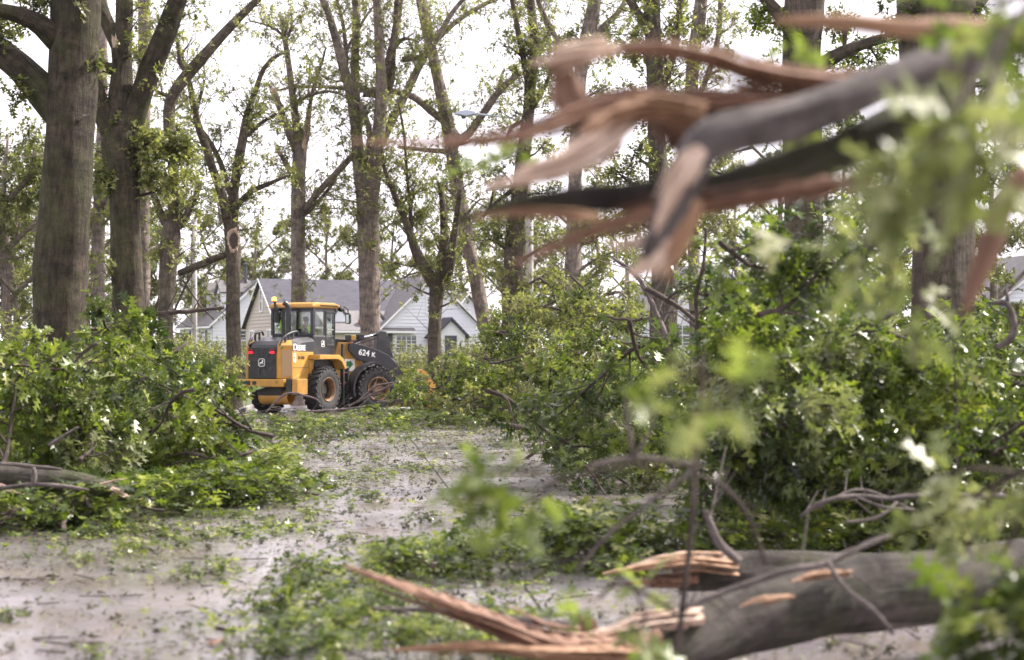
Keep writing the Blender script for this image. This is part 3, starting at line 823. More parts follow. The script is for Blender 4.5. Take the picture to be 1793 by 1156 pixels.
# right-side writing: local frame facing +x
SIDE = Matrix.Rotation(R(90), 4, 'Z')
text_mesh("D", .29, Matrix.Translation((.878, -2.97, 2.0)) @ SIDE, 'white', top, 'lettering', .005)
text_mesh("EERE", .235, Matrix.Translation((.878, -2.76, 2.0)) @ SIDE, 'white', top, 'lettering', .005)
text_mesh("S-144", .15, Matrix.Translation((.868, -2.65, 1.72)) @ SIDE, 'black', hood, 'number_lettering', .004)
MB().box((.862, -2.93, 1.62), (.868, -2.80, 1.90)).build('decal', 'white', hood)
MB().box((.869, -2.90, 1.72), (.872, -2.83, 1.80)).build('decal_mark', 'green_decal', hood)
MB().box((.862, -2.96, 1.44), (.866, -1.9, 1.452)).build('panel_seam', 'black', hood)
# rear platforms over the wheels
for sx in (1, -1):
    c = MB(); c.prism([(-2.05, 1.86), (-.85, 1.86), (-.62, 1.74), (-.42, 1.50), (-.42, 1.40), (-.52, 1.40), (-.70, 1.64), (-.92, 1.72), (-2.05, 1.72)], sx * .80 if sx > 0 else -1.28, 1.28 if sx > 0 else -.80, 'x'); c.build('platform', 'yellow', LD, bevel=.015)
    c = MB(); c.prism([(-2.05, 1.70), (-1.80, 1.70), (-1.98, 1.15), (-2.05, 1.15)], sx * .88 - .04, sx * .88 + .04, 'x'); c.build('platform_bracket', 'yellow', LD)
c = MB(); c.box((.5, -1.75, 1.15), (.90, -.45, 1.70)); c.build('battery_box', 'black', LD, bevel=.03)
c = MB(); c.prism([(-3.0, 1.08), (-2.0, 1.08), (-1.75, 1.45), (-2.0, 1.45)], .70, .872, 'x'); c.build('side_sill', 'yellow', hood, bevel=.01)

# cab
cb = MB(); cb.prism([(-.80, -1.68), (.80, -1.68), (.80, -.55), (.66, -.20), (-.66, -.20), (-.80, -.55)], 1.78, 2.50, 'z'); cab = cb.build('cab', 'charcoal', LD, bevel=.05)
posts = [((-.77, -1.66), .05), ((.755, -1.64), .062), ((.77, -.98), .030), ((-.77, -.98), .030), ((.70, -.30), .045), ((-.70, -.30), .045), ((-.36, -1.67), .045)]
for (xy, r_) in posts:
    pm = MB(); pm.box((xy[0] - r_, xy[1] - r_, 2.50), (xy[0] + r_, xy[1] + r_, 3.36)); pm.build('pillar', 'charcoal', cab, bevel=.015)
rb = MB(); rb.box((-.80, -1.70, 3.27), (.80, -1.63, 3.37)); rb.box((.73, -1.6, 3.28), (.80, -.3, 3.37)); rb.box((-.80, -1.6, 3.28), (-.73, -.3, 3.37)); rb.box((-.7, -.31, 3.28), (.7, -.24, 3.37)); rb.box((-.80, -1.70, 2.48), (.80, -1.63, 2.55)); rb.build('header_frame', 'charcoal', cab)
for (a, b_) in (((-.31, -1.675, 2.55), (.69, -1.665, 3.27)), ((-.72, -1.675, 2.55), (-.41, -1.665, 3.27))):
    MB().box(a, b_).build('rear_pane', 'glass', cab)
MB().box((.772, -1.57, 2.10), (.780, -1.02, 3.28)).build('side_pane', 'glass', cab)
dr = MB()
for (a, b_) in (((.775, -.94, 2.15), (.81, -.88, 3.28)), ((.76, -.42, 2.15), (.80, -.36, 3.28)), ((.775, -.88, 3.2), (.81, -.42, 3.28)), ((.775, -.88, 2.12), (.81, -.42, 2.2))): dr.box(a, b_)
door = dr.build('door', 'black', cab, bevel=.01)
MB().box((.785, -.88, 2.20), (.793, -.42, 3.20)).build('door_pane', 'glass', door)
MB().box((.80, -.92, 2.66), (.86, -.55, 2.70)).build('door_handle', 'steel', door, bevel=.01)
MB().box((-.79, -1.57, 2.52), (-.782, -.36, 3.28)).build('side_pane', 'glass', cab)
MB().box((-.64, -.285, 2.5), (.64, -.277, 3.28)).build('front_pane', 'glass', cab)
rf = MB(); rf.prism([(-1.80, 3.375), (-1.74, 3.51), (-1.5, 3.56), (-.4, 3.56), (-.10, 3.49), (-.06, 3.375)], -.84, .84, 'x'); roof_ = rf.build('roof', 'yellow', cab, bevel=.05)
MB().box((.842, -1.35, 3.44), (.855, -.25, 3.475)).build('roof_rail', 'black', roof_)
emblem(Matrix.Translation((.806, -1.12, 2.22)) @ SIDE, .2, cab)
# seat, steering wheel
st = MB(); st.box((-.27, -1.10, 2.05), (.25, -.62, 2.22)); st.prism([(-1.17, 2.15), (-1.07, 2.15), (-1.10, 2.72), (-1.19, 2.72)], -.25, .23, 'x'); seat = st.build('operator_seat', 'seat', cab, bevel=.05)
MB().box((.26, -1.12, 2.30), (.35, -.7, 2.42)).build('armrest', 'seat', seat, bevel=.03)
sw = MB(); th = np.linspace(0, 2 * math.pi, 25); sw.tube(np.stack([.19 * np.cos(th), -.50 + .12 * np.sin(th), 2.52 + .15 * np.sin(th)], 1), .014, 6, cap=False); sw.tube([(0, -.36, 2.0), (0, -.50, 2.5)], .035, 8); sw.build('steering_wheel', 'seat', cab)
# exhaust, beacon, intake, work lamps, mirrors
ex = np.array([(.04, -1.98, 2.35), (.04, -1.98, 3.0), (.04, -1.98, 3.36), (.0, -2.02, 3.48), (-.06, -2.10, 3.55)])
MB().tube(smooth_path(np.column_stack([ex, [.09] * 5]), .05)[:, :3], .085, 14).build('exhaust', 'charcoal', LD, True)
bc = MB(); bc.tube([(-.52, -1.80, 3.2), (-.57, -1.86, 3.60)], [.045, .04], 10); bc.tube([(-.52, -1.80, 2.9), (-.50, -1.78, 3.25)], [.10, .12], 12); bc.lathe([(3.58, .085), (3.61, .085), (3.612, .001)], 'z', (-.575, -1.865, 0), 14); bst = bc.build('beacon_post', 'black', LD)
MB().lathe([(3.612, .075), (3.70, .075), (3.73, .05), (3.735, .001)], 'z', (-.575, -1.865, 0), 16).build('beacon', 'amber', bst, True)
wl = MB(); wl.box((-.62, -1.86, 3.28), (-.42, -1.76, 3.40)); wl.build('work_lamp', 'black', LD, bevel=.02)
MB().tube([(-.75, -1.72, 3.38), (-1.0, -1.80, 3.40)], [.012, .006], 6).build('antenna', 'black', LD)
MB().tube(np.array([(-.35, -1.69, 2.62), (-.1, -1.70, 3.1)]) + [-.25, 0, .1], .012, 5).build('wiper', 'black', LD)
for sx in (1, -1):
    mr = MB(); mr.tube(np.array([(sx * .80, -.18, 3.40), (sx * .98, -.05, 3.44), (sx * 1.08, -.02, 3.36), (sx * 1.08, -.02, 3.2)]), .022, 8)
    mr.prism(rounded(sx * 1.08, 3.06, .19, .36, .07), -.05, .03, 'y'); mo = mr.build('mirror', 'black', LD, bevel=.01)
    MB().prism(rounded(sx * 1.08, 3.06, .15, .31, .055), -.056, -.051, 'y').build('mirror_glass', 'mirror', mo)
    MB().lathe([(-.25, .05), (-.20, .085), (-.08, .085), (-.06, .001)], 'y', (sx * .90, -.02, 3.36), 12).build('work_lamp', 'black', LD)
# ladder between the wheels
for sx in (1,):
    lad = MB()
    lad.box((1.02, -.36, 1.35), (1.09, -.24, 2.22)); lad.box((1.04, -.44, .22), (1.16, -.34, 1.45)); lad.box((1.04, -.16, .22), (1.16, -.06, 1.45))
    for z_ in (.3, .62, .94, 1.26): lad.box((1.05, -.34, z_), (1.15, -.16, z_ + .04))
    lo_ = lad.build('ladder', 'black', LD, bevel=.01)
    for z_ in (.9, 1.25): MB().box((1.162, -.45, z_), (1.166, -.33, z_ + .025)).build('reflective_tape', 'red_dull', lo_)
    hs = MB(); hs.tube(smooth_path([(.5, -.4, 1.35, .03), (.8, -.3, 1.42, .03), (1.0, -.2, 1.35, .03), (1.05, -.1, 1.2, .03)], .05)[:, :3], .03, 8); hs.build('hose', 'black', LD)

# front frame tower, fender, lift arms
tw = MB(); tw.prism([(.30, .8), (1.55, .8), (1.45, 1.45), (1.05, 2.10), (.85, 2.28), (.45, 2.28), (.35, 1.9)], -.40, .40, 'x', FR); tower = tw.build('front_tower', 'yellow', LD, bevel=.02)
tb = MB(); tb.prism([(.25, 2.285), (.95, 2.285), (.9, 2.36), (.3, 2.40), (-.1, 2.25), (-.1, 2.15)], -.36, .36, 'x', FR); tb.build('tower_cover', 'black', tower)
mk = MB(); mk.box((.42, .70, 2.30), (.56, .84, 2.52), FR); mk.build('marker_lamp_base', 'black', tower); MB().box((.44, .845, 2.36), (.58, 1.02, 2.52), FR).build('marker_lamp', 'yellow', tower, bevel=.015)
MB().box((.40, .86, 2.24), (.46, .96, 2.31), FR).build('marker_reflector', 'orange', tower)
sk = MB(); sk.box((.405, .66, 1.33), (.412, 1.06, 1.73), FR); skr = sk.build('sticker', 'white', tower)
lob = [(.86 + .115 * (1 + .16 * math.cos(5 * a)) * math.cos(a), 1.56 + .11 * (1 + .16 * math.cos(5 * a + 1)) * math.sin(a)) for a in np.linspace(0, 2 * math.pi, 40, endpoint=False)]
sb = MB(); sb.prism(lob, .413, .416, 'x', FR); sb.prism([(.845, 1.40), (.875, 1.40), (.87, 1.50), (.85, 1.50)], .413, .4155, 'x', FR); sb.build('tree_emblem', 'green_decal', skr)
for sx in (1, -1):
    arc_o = [(1.515 + .93 * math.cos(a), WR + .90 * math.sin(a)) for a in np.linspace(R(88), R(196), 16)]
    arc_i = [(1.515 + .865 * math.cos(a), WR + .835 * math.sin(a)) for a in np.linspace(R(88), R(196), 16)][::-1]
    c = MB(); c.prism(arc_o + arc_i, sx * 1.03 - .27, sx * 1.03 + .27, 'x', FR); c.build('front_fender', 'charcoal', LD)
    arm = [(.72, 2.02), (.74, 2.22), (.88, 2.27), (1.3, 2.17), (1.75, 2.05), (2.15, 1.88), (2.45, 1.60), (2.75, 1.22), (2.95, .86), (2.92, .72), (2.72, .68), (2.50, .95), (2.20, 1.30), (1.85, 1.52), (1.40, 1.62), (1.0, 1.72)]
    am = MB(); am.prism(arm, sx * .62 - .07, sx * .62 + .07, 'x', FR); armo = am.build('lift_arm', 'charcoal', LD, bevel=.015)
    for (yy, zz, rr_) in ((.86, 2.12, .07), (2.82, .80, .09)): MB().lathe([(sx * .55, rr_), (sx * .70, rr_), (sx * .702, .001)], 'x', (0, yy, zz), 16, FR).build('pin', 'charcoal', armo)
    if sx > 0:
        MT = FR @ Matrix.Translation((.697, 1.05, 1.88)) @ Matrix.Rotation(R(90), 4, 'Z') @ Matrix.Rotation(R(8), 4, 'Y')
        text_mesh("624", .27, MT, 'white', armo, 'lettering', .005); MT2 = FR @ Matrix.Translation((.697, 1.53, 1.815)) @ Matrix.Rotation(R(90), 4, 'Z') @ Matrix.Rotation(R(8), 4, 'Y')
        text_mesh("K", .21, MT2, 'white', armo, 'lettering', .005)
    ly = MB(); ly.tube(xf(FR, [(sx * .40, .75, 1.05), (sx * .46, 1.6, 1.45)]), .085, 12); lc = ly.build('lift_cylinder', 'charcoal', LD, True); MB().tube(xf(FR, [(sx * .46, 1.6, 1.45), (sx * .5, 2.1, 1.66)]), .045, 10).build('cylinder_rod', 'chrome', lc, True)
bk = MB(); bk.prism([(1.98, 1.62), (2.02, 2.30), (2.05, 2.60), (2.14, 2.68), (2.36, 2.66), (2.48, 2.2), (2.72, 1.55), (2.60, 1.32), (2.2, 1.45)], -.16, .16, 'x', FR); bko = bk.build('bell_crank', 'charcoal', LD, bevel=.02)
MB().lathe([(.17, .17), (.24, .17), (.242, .001)], 'x', (0, 2.50, 1.60), 18, FR).build('pivot_boss', 'steel', bko)
MB().box((-.5, 2.15, 1.52), (.5, 2.35, 1.72), FR).build('cross_tube', 'charcoal', LD, bevel=.04)
ly = MB(); ly.tube(xf(FR, [(0, .78, 2.18), (0, 1.42, 2.42)]), .10, 14); lc = ly.build('tilt_cylinder', 'charcoal', LD, True)
MB().box((-.13, 1.35, 2.36), (.13, 1.55, 2.56), FR).build('cylinder_gland', 'black', lc, bevel=.02); MB().tube(xf(FR, [(0, 1.42, 2.42), (0, 2.06, 2.56)]), .05, 12).build('cylinder_rod', 'chrome', lc, True)
MB().tube(xf(FR, [(.14, 1.2, 2.22), (.14, 1.7, 2.36), (.14, 2.08, 2.46)]), .022, 6).build('hose', 'black', lc)
bu = MB()
bu.prism([(3.05, .35), (3.02, 1.35), (3.10, 1.40), (3.14, 1.32), (3.16, .5), (3.35, .22), (4.25, .14), (4.25, .06), (3.3, .10)], -1.36, 1.36, 'x', FR)
bucket = bu.build('bucket', 'yellow', LD, bevel=.015)
for sx in (1, -1):
    MB().prism([(3.04, .35), (3.03, 1.34), (3.18, 1.34), (4.22, .16), (3.3, .12)], sx * 1.37 - .02 * sx, sx * 1.40, 'x', FR).build('bucket_side', 'yellow', bucket)
cp = MB(); cp.box((-.70, 2.86, .55), (-.55, 3.04, 1.30), FR); cp.box((.62, 2.80, .45), (.80, 3.04, 1.15), FR); cp.box((-.55, 2.92, 1.18), (.95, 3.04, 1.38), FR); cp.build('coupler', 'yellow', LD, bevel=.02)
MB().box((.40, 2.88, .50), (.61, 3.03, 1.16), FR).build('coupler_plate', 'steel', LD, bevel=.02)
MB().tube(xf(FR, [(0, 2.55, 1.42), (0, 2.95, 1.05)]), .08, 10).build('bucket_link', 'charcoal', LD)

# ------------------------------------------------------------------ operator and jacket
MAT['skin'] = mat_plain('skin', (.34, .19, .13), .55, var=.08)
MAT['hivis'] = mat_plain('hivis_cloth', (.50, .80, .03), .75, var=.1, scale=10)
MAT['hair'] = mat_plain('dark_hair', (.018, .014, .012), .6, var=.4, scale=30)
MAT['denim'] = mat_plain('work_trousers', (.05, .06, .09), .85, var=.2)


def skin_mesh(name, nodes, edges, mat, parent, root=0, sub=2):
    me = bpy.data.meshes.new(name); me.from_pydata([n_[:3] for n_ in nodes], edges, []); me.update()
    o = bpy.data.objects.new(name, me); COL.objects.link(o); o.parent = parent
    md = o.modifiers.new('skin', 'SKIN'); sv = me.skin_vertices[0].data if me.skin_vertices else None
    if sv is None:
        import bmesh
        bm = bmesh.new(); bm.from_mesh(me); bm.verts.layers.skin.verify(); bm.to_mesh(me); bm.free(); sv = me.skin_vertices[0].data
    for k, n_ in enumerate(nodes): sv[k].radius = (n_[3], n_[4] if len(n_) > 4 else n_[3]); sv[k].use_root = (k == root)
    s = o.modifiers.new('sub', 'SUBSURF'); s.levels = sub; s.render_levels = sub
    md.use_smooth_shade = True
    me.materials.append(MAT[mat]); return o


lm = Matrix.Translation(LD.location) @ Matrix.Rotation(R(-27), 4, 'Z')
PO = empty('person', lm @ Vector((0, -.86, 2.22)), R(-27))
tag(PO, 'dark-haired operator in a lime high-visibility shirt seated in the loader cab', 'person')
nodes = [(0, 0, .10, .16, .12), (0, -.03, .30, .15, .11), (0, -.05, .46, .17, .11), (0, -.04, .56, .10, .08), (0, -.02, .64, .055), (0, 0, .70, .062, .07), (0, .01, .80, .082, .10), (0, .0, .89, .062, .075)]
edges = [(0, 1), (1, 2), (2, 3), (3, 4), (4, 5), (5, 6), (6, 7)]
def chain(start, pts):
    global nodes, edges
    prev = start
    for p_ in pts: nodes.append(p_); edges.append((prev, len(nodes) - 1)); prev = len(nodes) - 1
    return prev
for sx in (1, -1):
    chain(0, [(sx * .11, .10, .08, .085), (sx * .14, .44, .10, .065), (sx * .14, .50, -.10, .055), (sx * .14, .50, -.30, .04), (sx * .14, .60, -.33, .035)])
    hnd = chain(3, [(sx * .18, -.03, .53, .065), (sx * .25, .06, .33, .048), (sx * .21, .26, .26, .040), (sx * .17, .33, .29, .028), (sx * .165, .37, .30, .030, .016)])
    for k, (dx, ln) in enumerate(((-.024, .055), (-.008, .065), (.008, .06), (.024, .048))):
        chain(hnd, [(sx * .165 + dx, .39, .305, .010), (sx * .165 + dx, .39 + ln * .6, .295, .009), (sx * .165 + dx, .39 + ln * .6, .27, .008)])
    chain(hnd, [(sx * .165 - sx * .035, .36, .30, .010), (sx * .165 - sx * .05, .38, .285, .009)])
skin_mesh('body', nodes, edges, 'skin', PO)
sh = [(0, 0, .06, .175, .14), (0, -.03, .28, .175, .13), (0, -.05, .46, .195, .13), (0, -.04, .565, .11, .09)]
se = [(0, 1), (1, 2), (2, 3)]
for sx in (1, -1):
    b0 = len(sh); sh += [(sx * .19, -.03, .52, .085), (sx * .262, .06, .34, .068), (sx * .25, .10, .31, .066)]; se += [(2, b0), (b0, b0 + 1), (b0 + 1, b0 + 2)]
skin_mesh('shirt', sh, se, 'hivis', PO)
tr_ = [(0, .02, .06, .17, .13)]; te = []
for sx in (1, -1):
    b0 = len(tr_); tr_ += [(sx * .11, .12, .08, .10), (sx * .14, .44, .10, .080), (sx * .14, .50, -.08, .068), (sx * .14, .50, -.22, .06)]; te += [(0, b0), (b0, b0 + 1), (b0 + 1, b0 + 2), (b0 + 2, b0 + 3)]
skin_mesh('trousers', tr_, te, 'denim', PO)
skin_mesh('hair', [(0, -.035, .72, .078, .06), (0, -.03, .82, .106, .108), (0, -.012, .905, .086, .092)], [(0, 1), (1, 2)], 'hair', PO)
fc = MB(); fc.tube([(0, .095, .80), (0, .125, .775)], [.010, .018], 8)
for sx in (1, -1):
    fc.tube([(sx * .086, -.005, .77), (sx * .096, -.015, .80), (sx * .086, -.01, .825)], [.012, .02, .012], 8)
fc.build('face_features', 'skin', PO, True)

JK = empty('high_visibility_jacket', lm @ Vector((-.56, -1.30, 2.52)), R(-27)); tag(JK, 'lime high-visibility jacket hanging in the rear left corner of the cab', 'jacket')
jk = MB(); jk.tube(smooth_path([(0, 0, .02, .12), (.0, .01, .22, .125), (0, 0, .45, .12), (.01, 0, .60, .09), (.01, 0, .66, .035)], .05)[:, :3], smooth_path([(0, 0, .02, .12), (.0, .01, .22, .125), (0, 0, .45, .12), (.01, 0, .60, .09), (.01, 0, .66, .035)], .05)[:, 3], 14, .25, 3, flat=.5)
jb = jk.build('jacket_body', 'hivis', JK, True)
for sx in (1, -1): MB().tube([(sx * .09, 0, .56), (sx * .14, .02, .35), (sx * .13, .02, .08)], [.05, .05, .045], 10, .2, 5).build('sleeve', 'hivis', JK, True)
MB().tube([(.02, -.07, .62), (.05, -.075, .3), (.05, -.072, .05)], [.016, .016, .016], 6).build('orange_stripe', 'orange', JK)

# ------------------------------------------------------------------ standing trees
def shards(p_, seed):
    """a torn strip of wood: a core and many thin slivers that peel off and end in points"""
    rng = np.random.default_rng(seed); mb = MB(); n = len(p_); R0 = p_[:, 3]
    mb.tube(p_[:, :3], R0 * .62 * (1 + .18 * np.sin(np.arange(n) * 1.7 + seed)), 7, .35, seed, flat=.7)
    T = unit(np.gradient(p_[:, :3], axis=0))
    for k in range(15):
        a = int(n * rng.uniform(0, .45)); b_ = int(n * rng.uniform(.45, 1.0)); b_ = min(n, max(b_, a + 4))
        if b_ - a < 4: continue
        o = unit(np.cross(T[a], rng.normal(size=3))); m = b_ - a; u = np.linspace(0, 1, m)[:, None]
        q = p_[a:b_, :3] + o * R0[a:b_, None] * rng.uniform(.35, .85) * (1 + .5 * u ** 3) + rng.normal(size=3) * R0[a] * .12 * u
        q = q + np.cumsum(rng.normal(size=(m, 3)), 0) * R0[a:b_, None] * .02
        w_ = R0[a:b_] * rng.uniform(.18, .42) * np.clip(np.minimum(1, (1 - u[:, 0]) * 2.6) + .02, 0, 1) * (1 + .2 * np.sin(np.arange(m) * rng.uniform(.6, 2.2)))
        mb.tube(q, w_, 4, .25, seed + k, flat=rng.uniform(.3, .6))
    return mb


def splinters(mb, p, d, r, rng, n=6, ln=3.0):
    d = d / np.linalg.norm(d)
    for k in range(n):
        o = unit(np.cross(d, rng.normal(size=3))) * r * rng.uniform(.1, .75)
        e = p + o * 1.1 + d * r * ln * rng.uniform(.4, 1.2) + rng.normal(size=3) * r * .25
        mb.tube([p + o - d * r * .8, (p + o + e) / 2 + rng.normal(size=3) * r * .08, e], [r * .38, r * .28, r * .03], 5, flat=.5, seed=k)


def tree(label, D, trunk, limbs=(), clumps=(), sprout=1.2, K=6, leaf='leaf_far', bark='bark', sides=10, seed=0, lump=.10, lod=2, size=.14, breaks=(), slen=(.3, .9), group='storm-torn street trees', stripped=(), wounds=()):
    rng = np.random.default_rng(1000 + seed)
    if seed in (1, 2): trunk = [(a, b_, r * (.95 if seed == 1 else .88)) for a, b_, r in trunk]
    if 3 <= seed <= 15:                                    # slimmer mid-distance trunks, finer foliage
        q_ = .70 if seed in (12, 13) else .82
        trunk = [(a, b_, r * q_) for a, b_, r in trunk]; limbs = [[(a, b_, r * q_) for a, b_, r in lb] for lb in limbs]
        sprout *= 1.7; slen = (.4, 1.5)
    if seed == 11: sprout *= .5; clumps = [(a, b_, r, int(n_ * .5)) for a, b_, r, n_ in clumps]
    bx = (trunk[0][0] - CX) / F * D; gz = float(ground_z(np.float64(bx), np.float64(D)))
    base = np.array([bx, D, gz]); root = tag(empty('tree', base), label, 'tree', group)
    rows = []; yb = HY - (gz - CZ) / D * F
    r0 = trunk[0][2]
    if trunk[0][1] < yb - 25: rows.append((*(at(trunk[0][0], yb + 12, D) - base), r0 * 1.45 / F * D)); rows.append((*(at(trunk[0][0], yb - .25 * F / D, D) - base), r0 * 1.18 / F * D))
    for (px, py, r) in trunk: rows.append((*(at(px, py, D) - base), r / F * D))
    mb = MB(); st = max(.10, .006 * D)
    tp = smooth_path(rows, st); mb.tube(tp[:, :3], tp[:, 3], sides, lump, seed)
    mb.build('trunk', bark, root, True)
    paths = [tp]; allp0 = tp; lm_ = MB(); br = MB()
    for li, lb in enumerate(limbs):
        n = len(lb); sl = rng.uniform(-.55, .55); P = []; s = 0.
        for k, (px, py, r) in enumerate(lb):
            if k: s += math.hypot(px - lb[k - 1][0], py - lb[k - 1][1]) / F * D
            P.append((*(at(px, py, D + sl * s) - base), r / F * D))
        q = allp0[np.argmin(np.linalg.norm(allp0[:, :3] - np.array(P[0][:3]), axis=1))]
        v_ = np.array(P[0][:3]) - np.array(P[1][:3]); v_ = v_ / (np.linalg.norm(v_) + 1e-9) * P[0][3] * 1.6
        P.insert(0, (*(np.array(P[0][:3]) * .35 + q[:3] * .65 + v_ * .8), P[0][3] * 1.12))
        lp = smooth_path(P, st); MB().tube(lp[:, :3], lp[:, 3], max(6, sides - 3), lump * .8, seed * 7 + li).build('limb', bark, root, True); paths.append(lp); allp0 = np.vstack([allp0, lp])
        if li in stripped: shards(lp[:max(6, int(len(lp) * .55))] * [1, 1, 1, 1.15] + [0, -.06, 0, 0], seed + li).build('stripped_wood', 'wood_pale', root)
        if li in breaks: splinters(br, lp[-1, :3], lp[-1, :3] - lp[-3, :3], lp[-1, 3], rng)
    if -1 in breaks: splinters(br, tp[-1, :3], tp[-1, :3] - tp[-4, :3], tp[-1, 3], rng)
    fo = Foliage(); allp = np.vstack(paths)
    if 3 <= seed <= 16:
        for k, lp in enumerate(paths):
            n = rng.poisson(len(lp) * st * (1.0 if k == 0 else 2.2)); idx = rng.integers(int(len(lp) * (.3 if k == 0 else .15)), len(lp) - 1, n)
            if n == 0: continue
            T = unit(lp[idx + 1, :3] - lp[idx, :3]); d = unit(unit(np.cross(T, rng.normal(size=(n, 3)))) + T * .5 + [0, 0, .5]); l = rng.uniform(.5, 1.9, n)[:, None]
            m1 = lp[idx, :3] + d * l * .5; d2 = unit(d + rng.normal(size=(n, 3)) * .35); e1 = m1 + d2 * l * .5; d3 = unit(d + rng.normal(size=(n, 3)) * .7); e2 = m1 + d3 * l * .4
            lm_.rods(lp[idx, :3], m1, .014, .009, 4); lm_.rods(m1, e1, .009, .004); lm_.rods(m1, e2, .007, .003)
            fo.twigs(e1, d2, rng.uniform(.08, .2, n))
    for k, lp in enumerate(paths):
        L = len(lp) * st; n = rng.poisson(L * sprout * (.5 if k == 0 else 1.3))
        if n == 0 or sprout == 0: continue
        idx = rng.integers(int(len(lp) * (.25 if k == 0 else .1)), len(lp), n)
        T = unit(lp[np.minimum(idx + 1, len(lp) - 1), :3] - lp[np.maximum(idx - 1, 0), :3])
        out = unit(np.cross(T, rng.normal(size=(n, 3)))); l = rng.uniform(*slen, n); d = unit(out + T * .6 + [0, 0, .25])
        p0 = lp[idx, :3] + out * lp[idx, 3:4] * .8
        lm_.rods(p0, p0 + d * l[:, None], .016, .008)
        for m in range(5):
            t = rng.uniform(.25, 1, n)[:, None]; dd = unit(d + rng.normal(size=(n, 3)) * .75)
            fo.twigs(p0 + d * l[:, None] * t, dd, rng.uniform(.12, .35, n))
    for (px, py, rp, n) in clumps:
        rr = rp / F * D; c = at(px, py, D + rng.uniform(-1, 1) * rr * 1.2) - base
        near = allp[np.argmin(np.linalg.norm(allp[:, :3] - c - [0, 0, -rr * .8], axis=1))]
        mid = (near[:3] + c) / 2 + rng.normal(size=3) * rr * .2
        cp = smooth_path([(*near[:3], .05 * rr + .02), (*mid, .035 * rr + .012), (*c, .015)], .25); lm_.tube(cp[:, :3], cp[:, 3], 5)
        nb = max(4, n // 14); bd = unit(rng.normal(size=(nb, 3))) * rng.uniform(.4, 1, (nb, 1)) * rr * [1, 1, .8]
        st_ = cp[rng.integers(len(cp) // 2, len(cp), nb), :3]; lm_.rods(st_, c + bd, .018, .008)
        w_ = rng.integers(0, nb, n); t = rng.uniform(.25, 1.05, n)[:, None]
        p0 = st_[w_] * (1 - t) + (c + bd[w_]) * t + rng.normal(size=(n, 3)) * rr * .07
        fo.twigs(p0, unit(rng.normal(size=(n, 3)) + [0, 0, .2] + bd[w_] / rr * .6), rng.uniform(.12, .4, n))
    if fo.count():
        fo.twig_mesh(lm_, .005); fo.leaf_mesh('foliage', leaf, root, K, size, rng, lod)
    if lm_.n: tag(lm_.build('twigs', bark, root, True), kind='stuff')
    for (px, py, rw, rh) in wounds:
        c = at(px, py, D) - base; q = np.argmin(np.linalg.norm(tp[:, :3] - c, axis=1)); r = tp[q, 3]; c = c + [0, -r * .98 - .05, 0]
        th = np.linspace(0, 2 * math.pi, 22, endpoint=False); a, b_ = rw / F * D, rh / F * D
        ring = MB(); m_ = 40; th2 = np.linspace(0, 2 * math.pi, m_, endpoint=False); g2 = np.random.default_rng(seed)
        ro_ = 1 + g2.uniform(-.10, .22, m_); ri_ = .48 + g2.uniform(-.16, .14, m_); yo = g2.uniform(-.05, .02, m_)
        Vo = np.stack([a * ro_ * np.cos(th2), .04 + 0 * th2, b_ * ro_ * np.sin(th2)], 1) + c; Vm = np.stack([a * .88 * np.cos(th2), yo - .02, b_ * .88 * np.sin(th2)], 1) + c; Vi = np.stack([a * ri_ * np.cos(th2), .10 + 0 * th2, b_ * ri_ * np.sin(th2)], 1) + c
        k_ = np.arange(m_); k2 = (k_ + 1) % m_
        ring._add(np.vstack([Vo, Vm, Vi]), None, np.vstack([np.stack([k_, k2, m_ + k2, m_ + k_], 1), np.stack([m_ + k_, m_ + k2, 2 * m_ + k2, 2 * m_ + k_], 1)])); wo = ring.build('torn_wound', 'wood_pale', root)
        inn = MB(); inn.prism([(c[0] + x, c[2] + z) for x, z in zip(a * .9 * np.cos(th), b_ * .9 * np.sin(th))], c[1] + .03, c[1] + .3, 'y'); inn.build('dark_recess', 'twig', wo)  # dark plug painting the sunken, shaded hollow of the wound
    if br.n: br.build('splintered_end', 'wood_pale', root)
    return root


